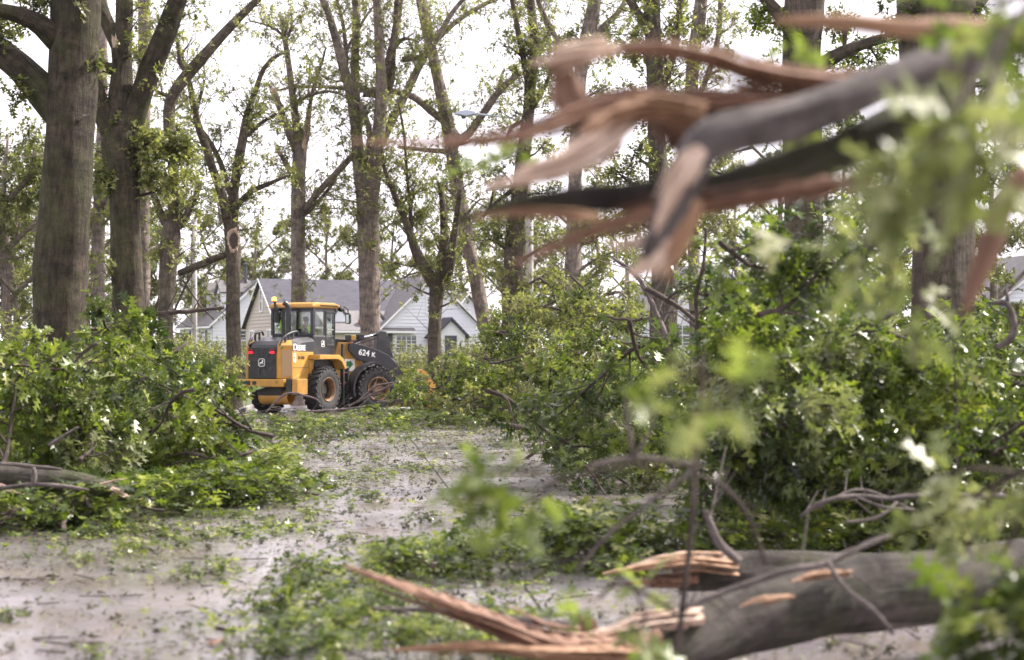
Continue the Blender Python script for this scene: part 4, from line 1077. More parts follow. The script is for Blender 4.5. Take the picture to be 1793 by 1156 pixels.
tree('huge mossy trunk nearest the left edge, rising out of frame', 32,
     [(100, 640, 54), (106, 560, 51), (110, 450, 50), (117, 330, 48), (121, 250, 46), (124, 180, 47), (127, 90, 46), (130, 0, 45), (132, -250, 40), (130, -520, 28)],
     [[(105, 195, 32), (78, 165, 28), (45, 128, 26), (10, 98, 25), (-60, 50, 22), (-150, 20, 16)], [(110, 75, 24), (72, 45, 18), (35, 28, 14), (-30, 10, 12)], [(150, -60, 26), (220, -190, 20), (300, -330, 14)], [(112, -90, 26), (40, -230, 20), (-40, -400, 14)]],
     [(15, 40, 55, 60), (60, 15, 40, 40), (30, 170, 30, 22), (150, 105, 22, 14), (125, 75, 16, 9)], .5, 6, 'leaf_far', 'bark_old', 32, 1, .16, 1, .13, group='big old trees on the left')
tree('dark many-limbed tree right of the huge mossy trunk', 42,
     [(226, 590, 36), (224, 500, 33), (221, 420, 31), (219, 350, 31), (215, 290, 35), (213, 235, 36), (212, 180, 26), (214, 110, 19), (217, 40, 17), (217, -60, 16), (212, -260, 12)],
     [[(228, 215, 22), (250, 160, 20), (270, 105, 19), (290, 55, 18), (315, -10, 16), (355, -110, 12), (420, -260, 8)], [(212, 262, 20), (195, 232, 18), (178, 190, 16), (162, 140, 15), (150, 80, 12), (135, 0, 9)],
      [(214, 100, 13), (198, 60, 13), (180, 22, 12), (166, -30, 11), (150, -120, 8)], [(216, 200, 10), (207, 160, 9), (205, 120, 8), (201, 84, 7)], [(208, 262, 13), (188, 225, 11), (172, 195, 9), (150, 170, 7)], [(206, 125, 11), (186, 118, 10), (165, 112, 8)], [(226, 238, 9), (240, 222, 7), (252, 208, 4)]],
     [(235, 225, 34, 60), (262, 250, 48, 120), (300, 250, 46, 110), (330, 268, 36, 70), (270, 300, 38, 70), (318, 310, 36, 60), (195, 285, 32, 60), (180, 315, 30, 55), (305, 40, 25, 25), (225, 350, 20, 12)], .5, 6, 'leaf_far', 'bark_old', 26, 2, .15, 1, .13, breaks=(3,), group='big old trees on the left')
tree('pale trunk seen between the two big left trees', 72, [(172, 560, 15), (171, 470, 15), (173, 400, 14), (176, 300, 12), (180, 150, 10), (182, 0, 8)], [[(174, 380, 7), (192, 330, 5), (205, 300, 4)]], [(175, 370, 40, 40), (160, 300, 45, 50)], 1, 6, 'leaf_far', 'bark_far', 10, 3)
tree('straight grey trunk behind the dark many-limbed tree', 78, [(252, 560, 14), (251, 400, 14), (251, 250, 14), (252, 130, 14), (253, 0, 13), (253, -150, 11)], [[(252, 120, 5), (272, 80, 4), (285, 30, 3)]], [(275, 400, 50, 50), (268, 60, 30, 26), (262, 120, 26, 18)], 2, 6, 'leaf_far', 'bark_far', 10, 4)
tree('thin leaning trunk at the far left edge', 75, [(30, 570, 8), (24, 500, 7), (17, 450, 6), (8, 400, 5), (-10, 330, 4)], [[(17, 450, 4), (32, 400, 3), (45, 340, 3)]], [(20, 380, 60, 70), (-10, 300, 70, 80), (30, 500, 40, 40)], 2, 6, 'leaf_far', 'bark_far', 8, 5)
tree('tree with a long bare limb sloping up beside the light pole', 64,
     [(290, 560, 17), (292, 500, 18), (296, 450, 19), (299, 410, 21), (303, 370, 12), (304, 300, 11), (297, 235, 12), (298, 180, 13), (325, 135, 13), (360, 95, 12), (400, 50, 10), (450, 0, 8), (500, -50, 6)],
     [[(303, 400, 12), (322, 385, 9), (335, 360, 7), (352, 320, 5)], [(295, 400, 10), (282, 375, 8), (268, 340, 7), (255, 300, 5)], [(330, 130, 6), (315, 110, 5), (312, 80, 4), (300, 40, 4)], [(305, 172, 5), (285, 165, 4), (268, 155, 3)]],
     [(275, 380, 36, 45), (330, 350, 32, 40), (285, 440, 30, 30), (300, 330, 40, 45)], 1.6, 6, 'leaf_far', 'bark', 12, 6)
tree('slim tree with an oval torn wound above the white house', 70,
     [(409, 600, 16), (408, 540, 15), (408, 480, 15), (408, 430, 17), (405, 390, 15), (409, 340, 11), (418, 280, 10), (427, 232, 10), (432, 205, 8), (445, 165, 6), (462, 120, 5), (482, 100, 4), (497, 92, 3)],
     [[(402, 400, 12), (391, 350, 10), (376, 305, 9), (358, 250, 9), (346, 215, 8), (337, 170, 7), (328, 130, 5), (310, 80, 4)], [(400, 330, 7), (386, 285, 6), (362, 240, 5), (335, 210, 4), (318, 206, 3)], [(416, 358, 7), (440, 335, 6), (468, 323, 5), (503, 308, 3)], [(436, 235, 5), (455, 217, 4), (484, 199, 3)], [(398, 445, 7), (370, 455, 8), (340, 468, 8), (314, 478, 7)], [(436, 208, 5), (450, 200, 5), (462, 196, 2)], [(345, 185, 5), (352, 165, 4), (358, 140, 2)]],
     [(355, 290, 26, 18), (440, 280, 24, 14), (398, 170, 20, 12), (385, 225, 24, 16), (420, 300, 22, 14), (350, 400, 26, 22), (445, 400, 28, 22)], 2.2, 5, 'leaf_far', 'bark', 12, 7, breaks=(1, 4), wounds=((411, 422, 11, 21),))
tree('snapped tree with two broken tops directly above the loader cab', 76,
     [(523, 600, 15), (523, 520, 15), (522, 440, 15), (522, 370, 16), (523, 300, 15), (525, 262, 14), (517, 205, 8), (509, 140, 7), (503, 95, 6), (497, 60, 5), (493, 32, 4)],
     [[(519, 262, 9), (508, 235, 9), (494, 200, 7), (481, 164, 7)], [(531, 262, 8), (537, 228, 8), (541, 195, 5), (550, 150, 4), (563, 112, 3), (570, 85, 2)], [(514, 310, 7), (503, 290, 6), (489, 267, 5)], [(534, 368, 8), (556, 338, 7), (586, 306, 7), (625, 264, 6)], [(538, 372, 5), (560, 350, 4), (590, 312, 3)], [(499, 68, 3), (484, 52, 3), (460, 42, 2), (438, 37, 2)], [(501, 70, 3), (508, 55, 3), (512, 38, 2)], [(516, 180, 4), (540, 168, 4), (575, 160, 3), (600, 166, 3)]],
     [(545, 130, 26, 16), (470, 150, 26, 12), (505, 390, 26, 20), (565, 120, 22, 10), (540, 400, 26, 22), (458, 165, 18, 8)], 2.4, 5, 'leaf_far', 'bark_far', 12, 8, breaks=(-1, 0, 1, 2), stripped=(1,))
tree('thick forked trunk between the loader cab and its lifting arm', 75,
     [(648, 610, 23), (647, 540, 22), (646, 470, 22), (644, 400, 22), (640, 340, 20), (630, 290, 16), (624, 230, 13), (622, 170, 11), (622, 100, 9), (624, 40, 8), (622, -20, 8), (620, -110, 7)],
     [[(622, 215, 11), (613, 160, 11), (598, 105, 10), (583, 50, 8), (570, 10, 7), (545, -40, 6)], [(646, 410, 20), (651, 330, 17), (660, 260, 15), (666, 200, 13), (668, 150, 12), (664, 80, 10), (660, 0, 9), (658, -90, 8)], [(668, 160, 8), (680, 105, 7), (692, 45, 6), (696, -40, 5)], [(672, 178, 7), (686, 140, 7), (690, 80, 5), (700, 20, 5), (706, -40, 4)], [(664, 262, 8), (690, 205, 9), (722, 140, 9), (752, 85, 8), (790, 45, 6), (840, 12, 5), (900, -14, 4)], [(745, 96, 6), (770, 58, 6), (797, 15, 5), (835, -25, 4)], [(606, 140, 5), (606, 90, 5), (600, 40, 4), (590, 0, 4)], [(607, 85, 4), (620, 65, 3), (640, 30, 3), (655, 10, 2)], [(682, 95, 5), (700, 72, 5), (715, 68, 3), (733, 74, 2)], [(634, 300, 7), (648, 240, 6), (640, 205, 6), (630, 180, 5)]],
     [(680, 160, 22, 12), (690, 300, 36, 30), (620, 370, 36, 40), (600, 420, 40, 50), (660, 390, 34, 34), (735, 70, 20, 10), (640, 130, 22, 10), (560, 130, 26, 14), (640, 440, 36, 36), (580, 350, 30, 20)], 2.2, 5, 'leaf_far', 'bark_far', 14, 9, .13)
tree('bare trunk leaning left with a long limb reaching across the sky', 78,
     [(858, 620, 15), (845, 550, 15), (832, 480, 15), (818, 420, 15), (805, 350, 15), (795, 290, 15), (786, 230, 14), (776, 180, 13), (763, 120, 12), (752, 70, 12), (738, 0, 12), (722, -80, 10)],
     [[(800, 248, 11), (822, 232, 9), (842, 205, 8), (862, 175, 8), (885, 148, 7), (912, 128, 5)], [(800, 240, 10), (780, 215, 9), (755, 195, 8), (725, 170, 8), (690, 160, 7), (640, 158, 6), (580, 153, 4), (520, 152, 3), (480, 160, 2)], [(780, 265, 6), (740, 262, 5), (700, 258, 4)], [(858, 182, 5), (870, 160, 4), (881, 125, 3)]],
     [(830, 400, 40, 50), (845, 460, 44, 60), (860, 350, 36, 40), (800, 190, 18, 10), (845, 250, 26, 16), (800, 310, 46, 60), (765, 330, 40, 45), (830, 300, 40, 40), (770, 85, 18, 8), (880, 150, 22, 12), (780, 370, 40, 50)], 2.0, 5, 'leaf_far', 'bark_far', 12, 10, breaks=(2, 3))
tree('Y-forked tree standing before the white clapboard gable', 74,
     [(761, 610, 15), (762, 560, 14), (764, 525, 15), (766, 500, 18)],
     [[(764, 505, 13), (748, 478, 13), (731, 448, 11), (720, 415, 9), (705, 375, 7), (688, 335, 6), (672, 290, 4), (668, 250, 3)], [(767, 500, 12), (774, 460, 12), (778, 415, 10), (775, 360, 7), (770, 320, 5)], [(768, 506, 13), (784, 474, 12), (792, 430, 9), (800, 380, 7), (806, 330, 5)], [(722, 420, 4), (718, 360, 4), (712, 300, 3), (708, 240, 3), (698, 180, 2)], [(700, 365, 3), (715, 345, 3), (728, 325, 2)]],
     [(705, 400, 30, 34), (735, 370, 34, 40), (760, 410, 30, 34), (700, 330, 26, 22), (720, 500, 26, 22), (700, 490, 22, 18), (790, 450, 34, 44), (740, 330, 30, 30), (800, 520, 26, 30), (690, 460, 30, 26)], 3.4, 6, 'leaf_far', 'bark', 12, 11, .14)
tree('broad leaning trunk left of the hidden light pole', 70,
     [(897, 580, 27), (898, 500, 26), (900, 430, 24), (908, 350, 20), (918, 260, 17), (926, 190, 15), (930, 130, 14), (937, 80, 12), (932, 30, 11), (925, -40, 10)],
     [[(926, 150, 9), (916, 100, 8), (906, 50, 7), (893, -20, 6)], [(934, 110, 9), (952, 75, 8), (962, 55, 7), (950, 25, 6), (936, -20, 6)], [(924, 200, 7), (945, 170, 6), (963, 130, 5), (975, 90, 4)], [(918, 210, 5), (895, 225, 5), (880, 265, 4)], [(910, 330, 6), (880, 345, 5), (845, 380, 4)]],
     [(930, 350, 50, 70), (980, 420, 50, 70), (890, 470, 50, 80), (960, 480, 50, 70), (905, 60, 34, 36), (930, 100, 30, 30), (880, 80, 24, 16), (860, 330, 40, 46), (900, 400, 34, 34), (955, 250, 36, 36), (880, 300, 34, 34), (850, 420, 38, 50), (960, 340, 34, 34)], 2.6, 6, 'leaf_far', 'bark', 12, 12)
tree('forked trunk behind the pale splinter tip', 66,
     [(1002, 600, 20), (1003, 480, 19), (1006, 350, 18), (1010, 220, 17), (1016, 130, 17), (1028, 70, 18), (1040, 10, 17), (1050, -60, 15)],
     [[(1030, 80, 9), (1058, 45, 8), (1080, 25, 7), (1110, -20, 6)], [(1012, 150, 8), (990, 110, 7), (975, 70, 7), (950, 20, 6), (935, -20, 6)]],
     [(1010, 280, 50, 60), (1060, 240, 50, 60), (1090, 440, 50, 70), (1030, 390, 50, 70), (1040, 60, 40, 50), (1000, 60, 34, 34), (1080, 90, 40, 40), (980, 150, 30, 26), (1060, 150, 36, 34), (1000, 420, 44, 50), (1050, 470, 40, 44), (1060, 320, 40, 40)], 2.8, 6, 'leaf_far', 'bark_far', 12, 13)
tree('broad straight trunk left of the glimpsed white house', 50,
     [(1162, 660, 29), (1162, 560, 28), (1163, 470, 28), (1160, 380, 24), (1153, 290, 20), (1148, 200, 18), (1145, 100, 17), (1142, 0, 17), (1142, -120, 15)],
     [[(1148, 90, 11), (1128, 40, 9), (1105, 5, 8), (1085, -30, 7)], [(1150, 180, 9), (1178, 100, 8), (1190, 20, 7), (1195, -50, 6)]],
     [(1130, 350, 60, 90), (1180, 420, 50, 60), (1100, 180, 50, 60), (1080, 300, 60, 70), (1165, 90, 40, 44), (1120, 90, 40, 40), (1190, 40, 40, 44), (1110, 270, 46, 46), (1190, 300, 46, 50), (1165, 210, 40, 40), (1170, 450, 24, 20), (1090, 380, 44, 46)], 1.8, 6, 'leaf_far', 'bark', 16, 14, .13)
tree('slim grey trunk right of the broad straight trunk', 74,
     [(1218, 600, 13), (1215, 450, 13), (1211, 300, 13), (1209, 180, 14), (1216, 90, 14), (1228, 0, 14), (1235, -80, 12)],
     [[(1212, 190, 7), (1240, 130, 6), (1258, 60, 6), (1262, -20, 5)]],
     [(1260, 400, 50, 70), (1300, 330, 50, 70), (1230, 250, 50, 60), (1230, 60, 40, 50), (1270, 100, 40, 50), (1250, 180, 40, 50), (1290, 30, 36, 44), (1280, 250, 46, 56), (1240, 320, 44, 50)], 2.4, 6, 'leaf_far', 'bark_far', 10, 15)
tree('wide dark trunk behind the middle of the torn bough', 40,
     [(1403, 720, 37), (1403, 560, 36), (1405, 400, 35), (1405, 250, 34), (1406, 100, 34), (1407, 0, 35), (1408, -150, 32)],
     [[(1410, 130, 15), (1460, 100, 12), (1520, 75, 9), (1570, 62, 7)], [(1398, 60, 14), (1350, 10, 11), (1310, -40, 9)]],
     [(1330, 40, 46, 60), (1340, 120, 40, 46), (1470, 20, 44, 60), (1500, 95, 44, 56), (1470, 150, 40, 40), (1330, 210, 46, 50), (1540, 110, 36, 36), (1480, 200, 40, 40), (1400, 60, 40, 40), (1350, 290, 40, 44)], 1.2, 6, 'leaf', 'bark', 18, 16, .13, 1, .13)
tree('massive trunk behind the pale hanging leaves at upper right', 27,
     [(1652, 720, 56), (1650, 560, 53), (1648, 420, 52), (1645, 280, 56), (1642, 150, 62), (1640, 60, 66), (1640, -40, 66), (1642, -200, 58)],
     [[(1660, 40, 30), (1730, -40, 24), (1800, -140, 18)], [(1620, 0, 30), (1560, -100, 22), (1500, -220, 16)]],
     [(1720, 40, 46, 40), (1740, 150, 44, 34), (1580, 40, 40, 30), (1760, 100, 40, 34), (1740, 320, 44, 34), (1590, 330, 36, 24)], .6, 6, 'leaf', 'bark', 28, 17, .13, 1, .13)

# background trees: leafy, paled by painted haze, further off
rngb = np.random.default_rng(5)
BG = [(-40, 95, 320, 'leafy tree filling the far left edge'), (70, 120, 300, 'pale green tree behind the huge mossy trunk'), (215, 135, 330, 'soft green tree behind the pole, left of the white house'), (340, 165, 330, 'low green tree above the dormered roof'), (450, 170, 350, 'small round tree behind the beige gable'), (575, 165, 330, 'hazy tree rising behind the slate roof'), (690, 172, 340, 'hazy tree between the beige and white houses'), (810, 165, 330, 'dark green tree behind the white gable'), (900, 120, 330, 'leafy tree behind the leaning trunks'), (1010, 100, 330, 'dense tree behind the heap of boughs'), (1100, 150, 280, 'thin leafy tree left of the glimpsed house'), (1290, 160, 250, 'leafy tree above the glimpsed white house'), (1370, 95, 200, 'green tree right of the glimpsed house'), (1480, 110, 180, 'bright tree behind the wide dark trunk'), (1560, 80, 260, 'bushy tree left of the massive trunk'), (1740, 90, 200, 'green tree at the right edge'), (1830, 120, 120, 'tall tree beyond the right edge'), (150, 90, 250, 'leafy tree between the two big left trunks'), (10, 70, 200, 'dark leafy tree left of the huge mossy trunk')]
for k, (px, D, top, lab) in enumerate(BG):
    H = CZ + (HY - top) / F * D; pm = F / D; hp_ = (HY - top); cw = hp_ * .34; cl = []
    for m in range(26):
        a = rngb.uniform(0, 6.28); rr = math.sqrt(rngb.random()) * cw; cl.append((px + rr * math.cos(a) * 1.25, HY - hp_ * .53 + rr * math.sin(a) * 1.25, rngb.uniform(1.0, 1.9) * pm, int(rngb.uniform(50, 95))))
    tk = [(px + 3, HY - 6, .22 * pm), (px, HY - hp_ * .3, .17 * pm), (px - 4, HY - hp_ * .65, .11 * pm), (px + 4, HY - hp_ * .92, .04 * pm)]
    lbs = []
    for m in range(6):
        f_ = .25 + .1 * m; s = (-1) ** m; y0 = HY - hp_ * f_; lbs.append([(px, y0, .10 * pm), (px + s * cw * .35, y0 - hp_ * .12, .07 * pm), (px + s * cw * rngb.uniform(.6, .95), y0 - hp_ * rngb.uniform(.2, .32), .03 * pm)])
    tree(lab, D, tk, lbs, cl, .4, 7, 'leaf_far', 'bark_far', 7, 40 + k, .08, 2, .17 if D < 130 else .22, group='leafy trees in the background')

# shrubs along the lawns before the houses
def shrub(label, px, D, w_, h_, seed, group='shrubs on the lawns'):
    rng = np.random.default_rng(seed); x = (px - CX) / F * D; z = float(ground_z(np.float64(x), np.float64(D)))
    root = tag(empty('shrub', (x, D, z)), label, 'shrub', group); fo = Foliage(); n = int(240 * w_ * h_ / 6)
    p = rng.normal(size=(n, 3)); p = unit(p) * rng.random((n, 1)) ** .4 * [w_ / 2, w_ / 2.4, h_ / 2] + [0, 0, h_ * .5]; p[:, 2] = np.maximum(p[:, 2], .05)
    fo.twigs(p, unit(p - [0, 0, h_ * .3] + rng.normal(size=(n, 3)) * .5), rng.uniform(.2, .5, n))
    st = MB(); st.rods(np.zeros((n // 3, 3)) + rng.normal(size=(n // 3, 3)) * [.2, .2, 0], p[:n // 3], .03, .008); fo.twig_mesh(st); st.build('stems', 'twig', root)
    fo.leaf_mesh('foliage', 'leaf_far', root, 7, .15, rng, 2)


for k, (px, D, w_, h_, lab) in enumerate([(330, 118, 3.5, 2.4, 'shrub under the dormered house windows'), (385, 112, 3.2, 2.2, 'shrub at the corner of the dormered house'), (440, 108, 3, 2.4, 'shrub against the beige gable wall'), (600, 112, 3, 2.2, 'shrub by the porch of the beige house'), (690, 115, 3.2, 2.0, 'shrub under the wide window of the white house'), (740, 108, 3, 2.0, 'shrub by the entry of the white house'), (800, 105, 3.5, 2.6, 'shrub beside the low garage'), (860, 100, 4, 3, 'tall shrub right of the low garage'), (1210, 100, 3, 2.2, 'shrub before the glimpsed white house'), (1290, 98, 4, 2.6, 'wide shrub right of the glimpsed house'), (1740, 95, 4, 1.6, 'low shrub before the pale grey house'), (40, 85, 5, 3.5, 'big shrub behind the huge mossy trunk'), (230, 90, 5, 3.2, 'big shrub behind the dark many-limbed tree'), (-20, 60, 4, 3, 'shrub at the far left edge'), (300, 80, 4.0, 2.6, 'shrub below the light pole')]):
    shrub(lab, px, D, w_, h_, 300 + k)

# ------------------------------------------------------------------ fallen boughs
def make_bough(seed, L, lod, K, size, leafmat, n1=10, twig_n=7, flatz=.45):
    """a torn-off oak bough lying along local +x, centred on the origin"""
    rng = np.random.default_rng(seed); root = empty('fallen_bough'); wood = MB(); fo = Foliage()
    def walk(p, d, ln, n, wob, zt):
        out = [p]; d = d.copy()
        for _ in range(n): d = unit(d + rng.normal(size=3) * wob + [0, 0, zt]); out.append(out[-1] + d * ln / n)
        return np.array(out)
    n = 9; main = walk(np.array([-L * .5, 0, 0]), np.array([1., 0, .05]), L, n, .16, .0)
    r0 = .010 + .010 * L; rad = np.linspace(r0, .006, len(main)); mp = smooth_path(np.column_stack([main, rad]), .12); wood.tube(mp[:, :3], mp[:, 3], 6, .08, seed)
    for k in range(n1):
        t = .12 + .86 * (k + rng.random() * .6) / n1; i = min(int(t * (len(mp) - 1)), len(mp) - 2)
        T = unit(mp[i + 1, :3] - mp[i, :3]); az = rng.uniform(0, 6.28) if rng.random() < .5 else (k % 2) * math.pi + rng.normal(0, .4)
        side = unit(np.cross(T, [0, 0, 1.])); up = np.cross(side, T)
        d = unit(T * .75 + side * math.cos(az) + up * math.sin(az) * flatz); ln = L * rng.uniform(.26, .42) * (1.12 - .7 * t)
        b = walk(mp[i, :3], d, ln, 5, .2, .02); bp = smooth_path(np.column_stack([b, np.linspace(mp[i, 3] * .6, .004, 6)]), .10); wood.tube(bp[:, :3], bp[:, 3], 5, 0, seed + k)
        m = twig_n; tt = rng.uniform(.2, 1, m); ii = (tt * (len(bp) - 1)).astype(int); TT = unit(bp[np.minimum(ii + 1, len(bp) - 1), :3] - bp[np.maximum(ii - 1, 0), :3])
        fo.twigs(bp[ii, :3], unit(TT + unit(np.cross(TT, rng.normal(size=(m, 3)))) * .9), rng.uniform(.12, .34, m))
        fo.twigs(bp[-1:, :3], TT[-1:], [.08])
    ii = rng.integers(len(mp) // 3, len(mp), 8); TT = np.repeat(unit(mp[-1:, :3] - mp[:1, :3]), 8, 0); fo.twigs(mp[ii, :3], unit(TT + rng.normal(size=(8, 3)) * .8), rng.uniform(.12, .3, 8))
    fo.twig_mesh(wood, .004); wood.build('branches', 'twig', root, True); fo.leaf_mesh('foliage', leafmat, root, K, size, rng, lod, .5)
    root['proto'] = 1
    return root


def placed(proto, loc, rot, s, label, group, cat='fallen bough', zs=1.):
    o = proto if proto.get('proto') else copy_tree(proto)
    if 'proto' in o: del o['proto']
    if cat == 'sprig': o.name = 'oak_sprig'
    o.location = loc; o.rotation_euler = rot; o.scale = (s, s, s * zs); return tag(o, label, cat, group)


def inside(px, py, poly):
    c = False; n = len(poly)
    for i in range(n):
        (x0, y0), (x1, y1) = poly[i], poly[i - 1]
        if (y0 > py) != (y1 > py) and px < (x1 - x0) * (py - y0) / (y1 - y0) + x0: c = not c
    return c


def heap(poly, n, drange, protos, label, group, seed, srange=(.8, 1.2), zmin=.12, cat='fallen bough', tilt=(.5, .32), zs=1., zones=True):
    """boughs spread evenly (best of several candidates) through a heap whose outline is given in photo pixels"""
    rng = random.Random(seed); xs_ = [p_[0] for p_ in poly]; ys_ = [p_[1] for p_ in poly]; done = []
    x0, x1, y0, y1 = max(0, min(xs_)), min(1793, max(xs_)), min(ys_), max(ys_)
    for k in range(n):
        best = None
        for _ in range(6):
            for _ in range(400):
                px, py = rng.uniform(min(xs_), max(xs_)), rng.uniform(min(ys_), max(ys_))
                if inside(px, py, poly): break
            q = min([math.hypot(px - a, py - b) for a, b in done] or [1e9])
            if best is None or q > best[0]: best = (q, px, py)
        _, px, py = best; done.append((px, py))
        D = rng.uniform(*drange)
        if cat == 'sprig': D = F * (CZ - zmin) / (py - HY) * rng.uniform(.94, 1.)
        elif py > HY: D = min(D, F * (CZ - zmin - rng.uniform(0, .12)) / (py - HY))
        lab = label
        if zones == 'x': lab = label + ', ' + ('left', 'middle', 'right')[min(2, max(0, int((px - x0) / (x1 - x0) * 3)))] + ' part'
        elif zones:
            u, v = (px - x0) / (x1 - x0), (py - y0) / (y1 - y0)
            zone = ('upper', 'middle', 'lower')[min(2, max(0, int(v * 3)))] + ' ' + ('left', 'centre', 'right')[min(2, max(0, int(u * 3)))]
            lab = label.replace('ZONE', zone)
        placed(protos[k % len(protos)], at(px, py, D), (rng.gauss(0, tilt[0]), rng.gauss(0, tilt[1]), rng.uniform(0, 6.28)), rng.uniform(*srange), lab, group, cat, zs)


PR_L = [make_bough(500 + k, L, 0, 5, .155, ('leaf', 'leaf_dark', 'leaf', 'leaf_pale', 'leaf', 'leaf')[k], 8, 5) for k, L in enumerate((1.1, 1.3, 1.5, 1.2, 1.8, 1.3))]
heap([(-60, 640), (60, 650), (150, 600), (200, 565), (230, 575), (280, 650), (320, 680), (350, 715), (400, 765), (425, 815), (300, 830), (150, 820), (-60, 800)], 62, (22, 30), PR_L,
     'leafy oak bough, ZONE of the storm heap left of the road', 'boughs heaped left of the road', 1)
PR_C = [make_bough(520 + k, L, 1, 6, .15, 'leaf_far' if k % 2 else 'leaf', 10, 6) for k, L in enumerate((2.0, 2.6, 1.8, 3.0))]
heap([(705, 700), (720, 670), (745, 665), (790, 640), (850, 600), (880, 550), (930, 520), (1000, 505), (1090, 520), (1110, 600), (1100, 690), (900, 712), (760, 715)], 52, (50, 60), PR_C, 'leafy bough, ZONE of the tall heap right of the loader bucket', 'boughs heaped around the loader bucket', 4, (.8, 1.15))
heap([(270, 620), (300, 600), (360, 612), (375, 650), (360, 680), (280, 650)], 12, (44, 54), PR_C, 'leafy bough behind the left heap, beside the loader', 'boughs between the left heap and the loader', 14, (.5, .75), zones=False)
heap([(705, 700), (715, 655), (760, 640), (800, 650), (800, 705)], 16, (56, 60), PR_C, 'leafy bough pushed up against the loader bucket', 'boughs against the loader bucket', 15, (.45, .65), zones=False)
PR_R = [make_bough(540 + k, L, 0, 6, .14, ('leaf', 'leaf_dark', 'leaf', 'leaf_pale', 'leaf_dark', 'leaf')[k], 8, 5) for k, L in enumerate((1.1, 1.4, 1.7, 1.3, 1.9, 1.0))]
heap([(960, 720), (970, 660), (1040, 640), (1150, 650), (1200, 740), (1160, 850), (1030, 830), (990, 770)], 34, (24, 38), PR_R, 'leafy bough, ZONE of the right heap\'s end nearest the loader', 'boughs at the loader end of the right heap', 5, (.8, 1.2))
heap([(1270, 500), (1340, 460), (1450, 470), (1530, 560), (1700, 600), (1850, 610), (1850, 880), (1300, 890), (1230, 800), (1260, 660)], 84, (15, 25), PR_R, 'dense leafy bough, ZONE of the big heap right of the road', 'boughs in the right heap', 6, (.8, 1.15))
PR_S = [make_bough(560 + k, L, 0, 5, .12, 'leaf', 4, 3) for k, L in enumerate((.45, .6, .8))]
SP = dict(cat='sprig', tilt=(.15, .1), zs=.55, zones='x')
heap([(-60, 880), (0, 885), (200, 885), (330, 865), (480, 845), (470, 800), (500, 810), (500, 855), (300, 882), (150, 902), (-60, 912)], 46, (16, 29), PR_S, 'leafy sprig along the front edge of the left heap', 'sprigs along the left heap edge', 2, (.8, 1.5), .08, **SP)
heap([(240, 835), (420, 800), (470, 770), (500, 800), (490, 850), (300, 872), (250, 868)], 26, (16, 29), PR_S, 'leafy sprig at the road-side foot of the left heap', 'sprigs at the foot of the left heap', 12, (.9, 1.5), .10, **SP)
heap([(430, 745), (520, 742), (700, 730), (880, 722), (900, 742), (700, 750), (560, 770), (450, 775)], 46, (40, 56), PR_S, 'leafy sprig strewn on the road before the loader', 'sprigs strewn before the loader', 3, (.9, 1.6), .06, **SP)
heap([(860, 950), (1000, 925), (1200, 925), (1500, 940), (1850, 945), (1850, 965), (1100, 965), (900, 965)], 40, (12, 17), PR_S, 'leafy sprig on the road behind the split log', 'sprigs behind the split log', 7, (.8, 1.4), .06, **SP)
heap([(480, 1020), (540, 1000), (700, 1060), (900, 1080), (1060, 1100), (1050, 1156), (520, 1156), (480, 1080)], 32, (8.5, 12.5), PR_S, 'green leafy sprig matted on the road by the long splinter', 'sprigs matted around the long splinter', 8, (.45, .7), .03, **SP)
heap([(640, 985), (800, 970), (880, 960), (880, 985), (700, 1000)], 14, (12, 17), PR_S, 'leafy sprig on the wet road before the near logs', 'sprigs before the near logs', 9, (.5, .8), .03, **SP)
SPR = [(395, 932), (265, 970), (330, 945), (560, 800), (480, 840), (640, 840), (690, 775), (640, 770), (870, 770), (540, 930), (230, 965), (100, 975), (20, 1085), (350, 1010), (470, 905), (780, 830), (730, 800), (600, 895), (165, 1150), (820, 790), (590, 770), (410, 905), (560, 905), (310, 940)]
rs = random.Random(3)
SPR += [(rs.uniform(430, 880), rs.uniform(745, 830)) for _ in range(22)] + [(rs.uniform(300, 820), rs.uniform(860, 960)) for _ in range(14)] + [(rs.uniform(40, 420), rs.uniform(935, 1000)) for _ in range(8)]
for k, (px, py) in enumerate(SPR):
    D = gdist(py) * .99; placed(PR_S[k % 3], at(px, py, D), (rs.gauss(0, .1), rs.gauss(0, .1), rs.uniform(0, 6.28)), rs.uniform(.25, .6), 'small green oak sprig lying alone on the open wet road', 'lone sprigs on the open road', 'sprig', .5)


# torn leaves and bits over the road
rng = np.random.default_rng(77)
N = 120000
yy = 8.5 + 62 * rng.random(N) ** 1.5; xx = road_mid(yy) + rng.uniform(-HALF, HALF, N)
den = .5 + .5 * np.sin(xx * 1.3 + 1.7 * np.sin(yy * .31)) * np.sin(yy * .45 + 1.2 * np.sin(xx * .9)); keep = rng.random(N) < .25 + .75 * den * den
xx, yy = xx[keep], yy[keep]; N = len(xx)
T, fc_ = LEAF[2]; S = rng.uniform(.012, .04, N) * np.where(rng.random(N) < .16, 2.4, 1); a = rng.uniform(0, 6.28, N); til = rng.normal(0, .45, N)
Xd = np.stack([np.cos(a), np.sin(a), til * .5], 1); Xd = unit(Xd); Yd = unit(np.cross(np.stack([rng.normal(0, .4, N), rng.normal(0, .4, N), np.ones(N)], 1), Xd)); Zd = np.cross(Xd, Yd)
P0 = np.stack([xx, yy, .008 + S * .25], 1)
V = P0[:, None] + S[:, None, None] * (T[None, :, 0:1] * Xd[:, None] + 1.3 * T[None, :, 1:2] * Yd[:, None] + 1.6 * T[None, :, 2:3] * Zd[:, None])
tag(tri_mesh('leaf_litter', V.reshape(-1, 3), (fc_[None] + (np.arange(N) * 7)[:, None, None]).reshape(-1, 3), np.repeat(rng.random(N), 7), 'litter', None), 'torn leaf scraps scattered all over the wet road', 'leaf litter', kind='stuff')
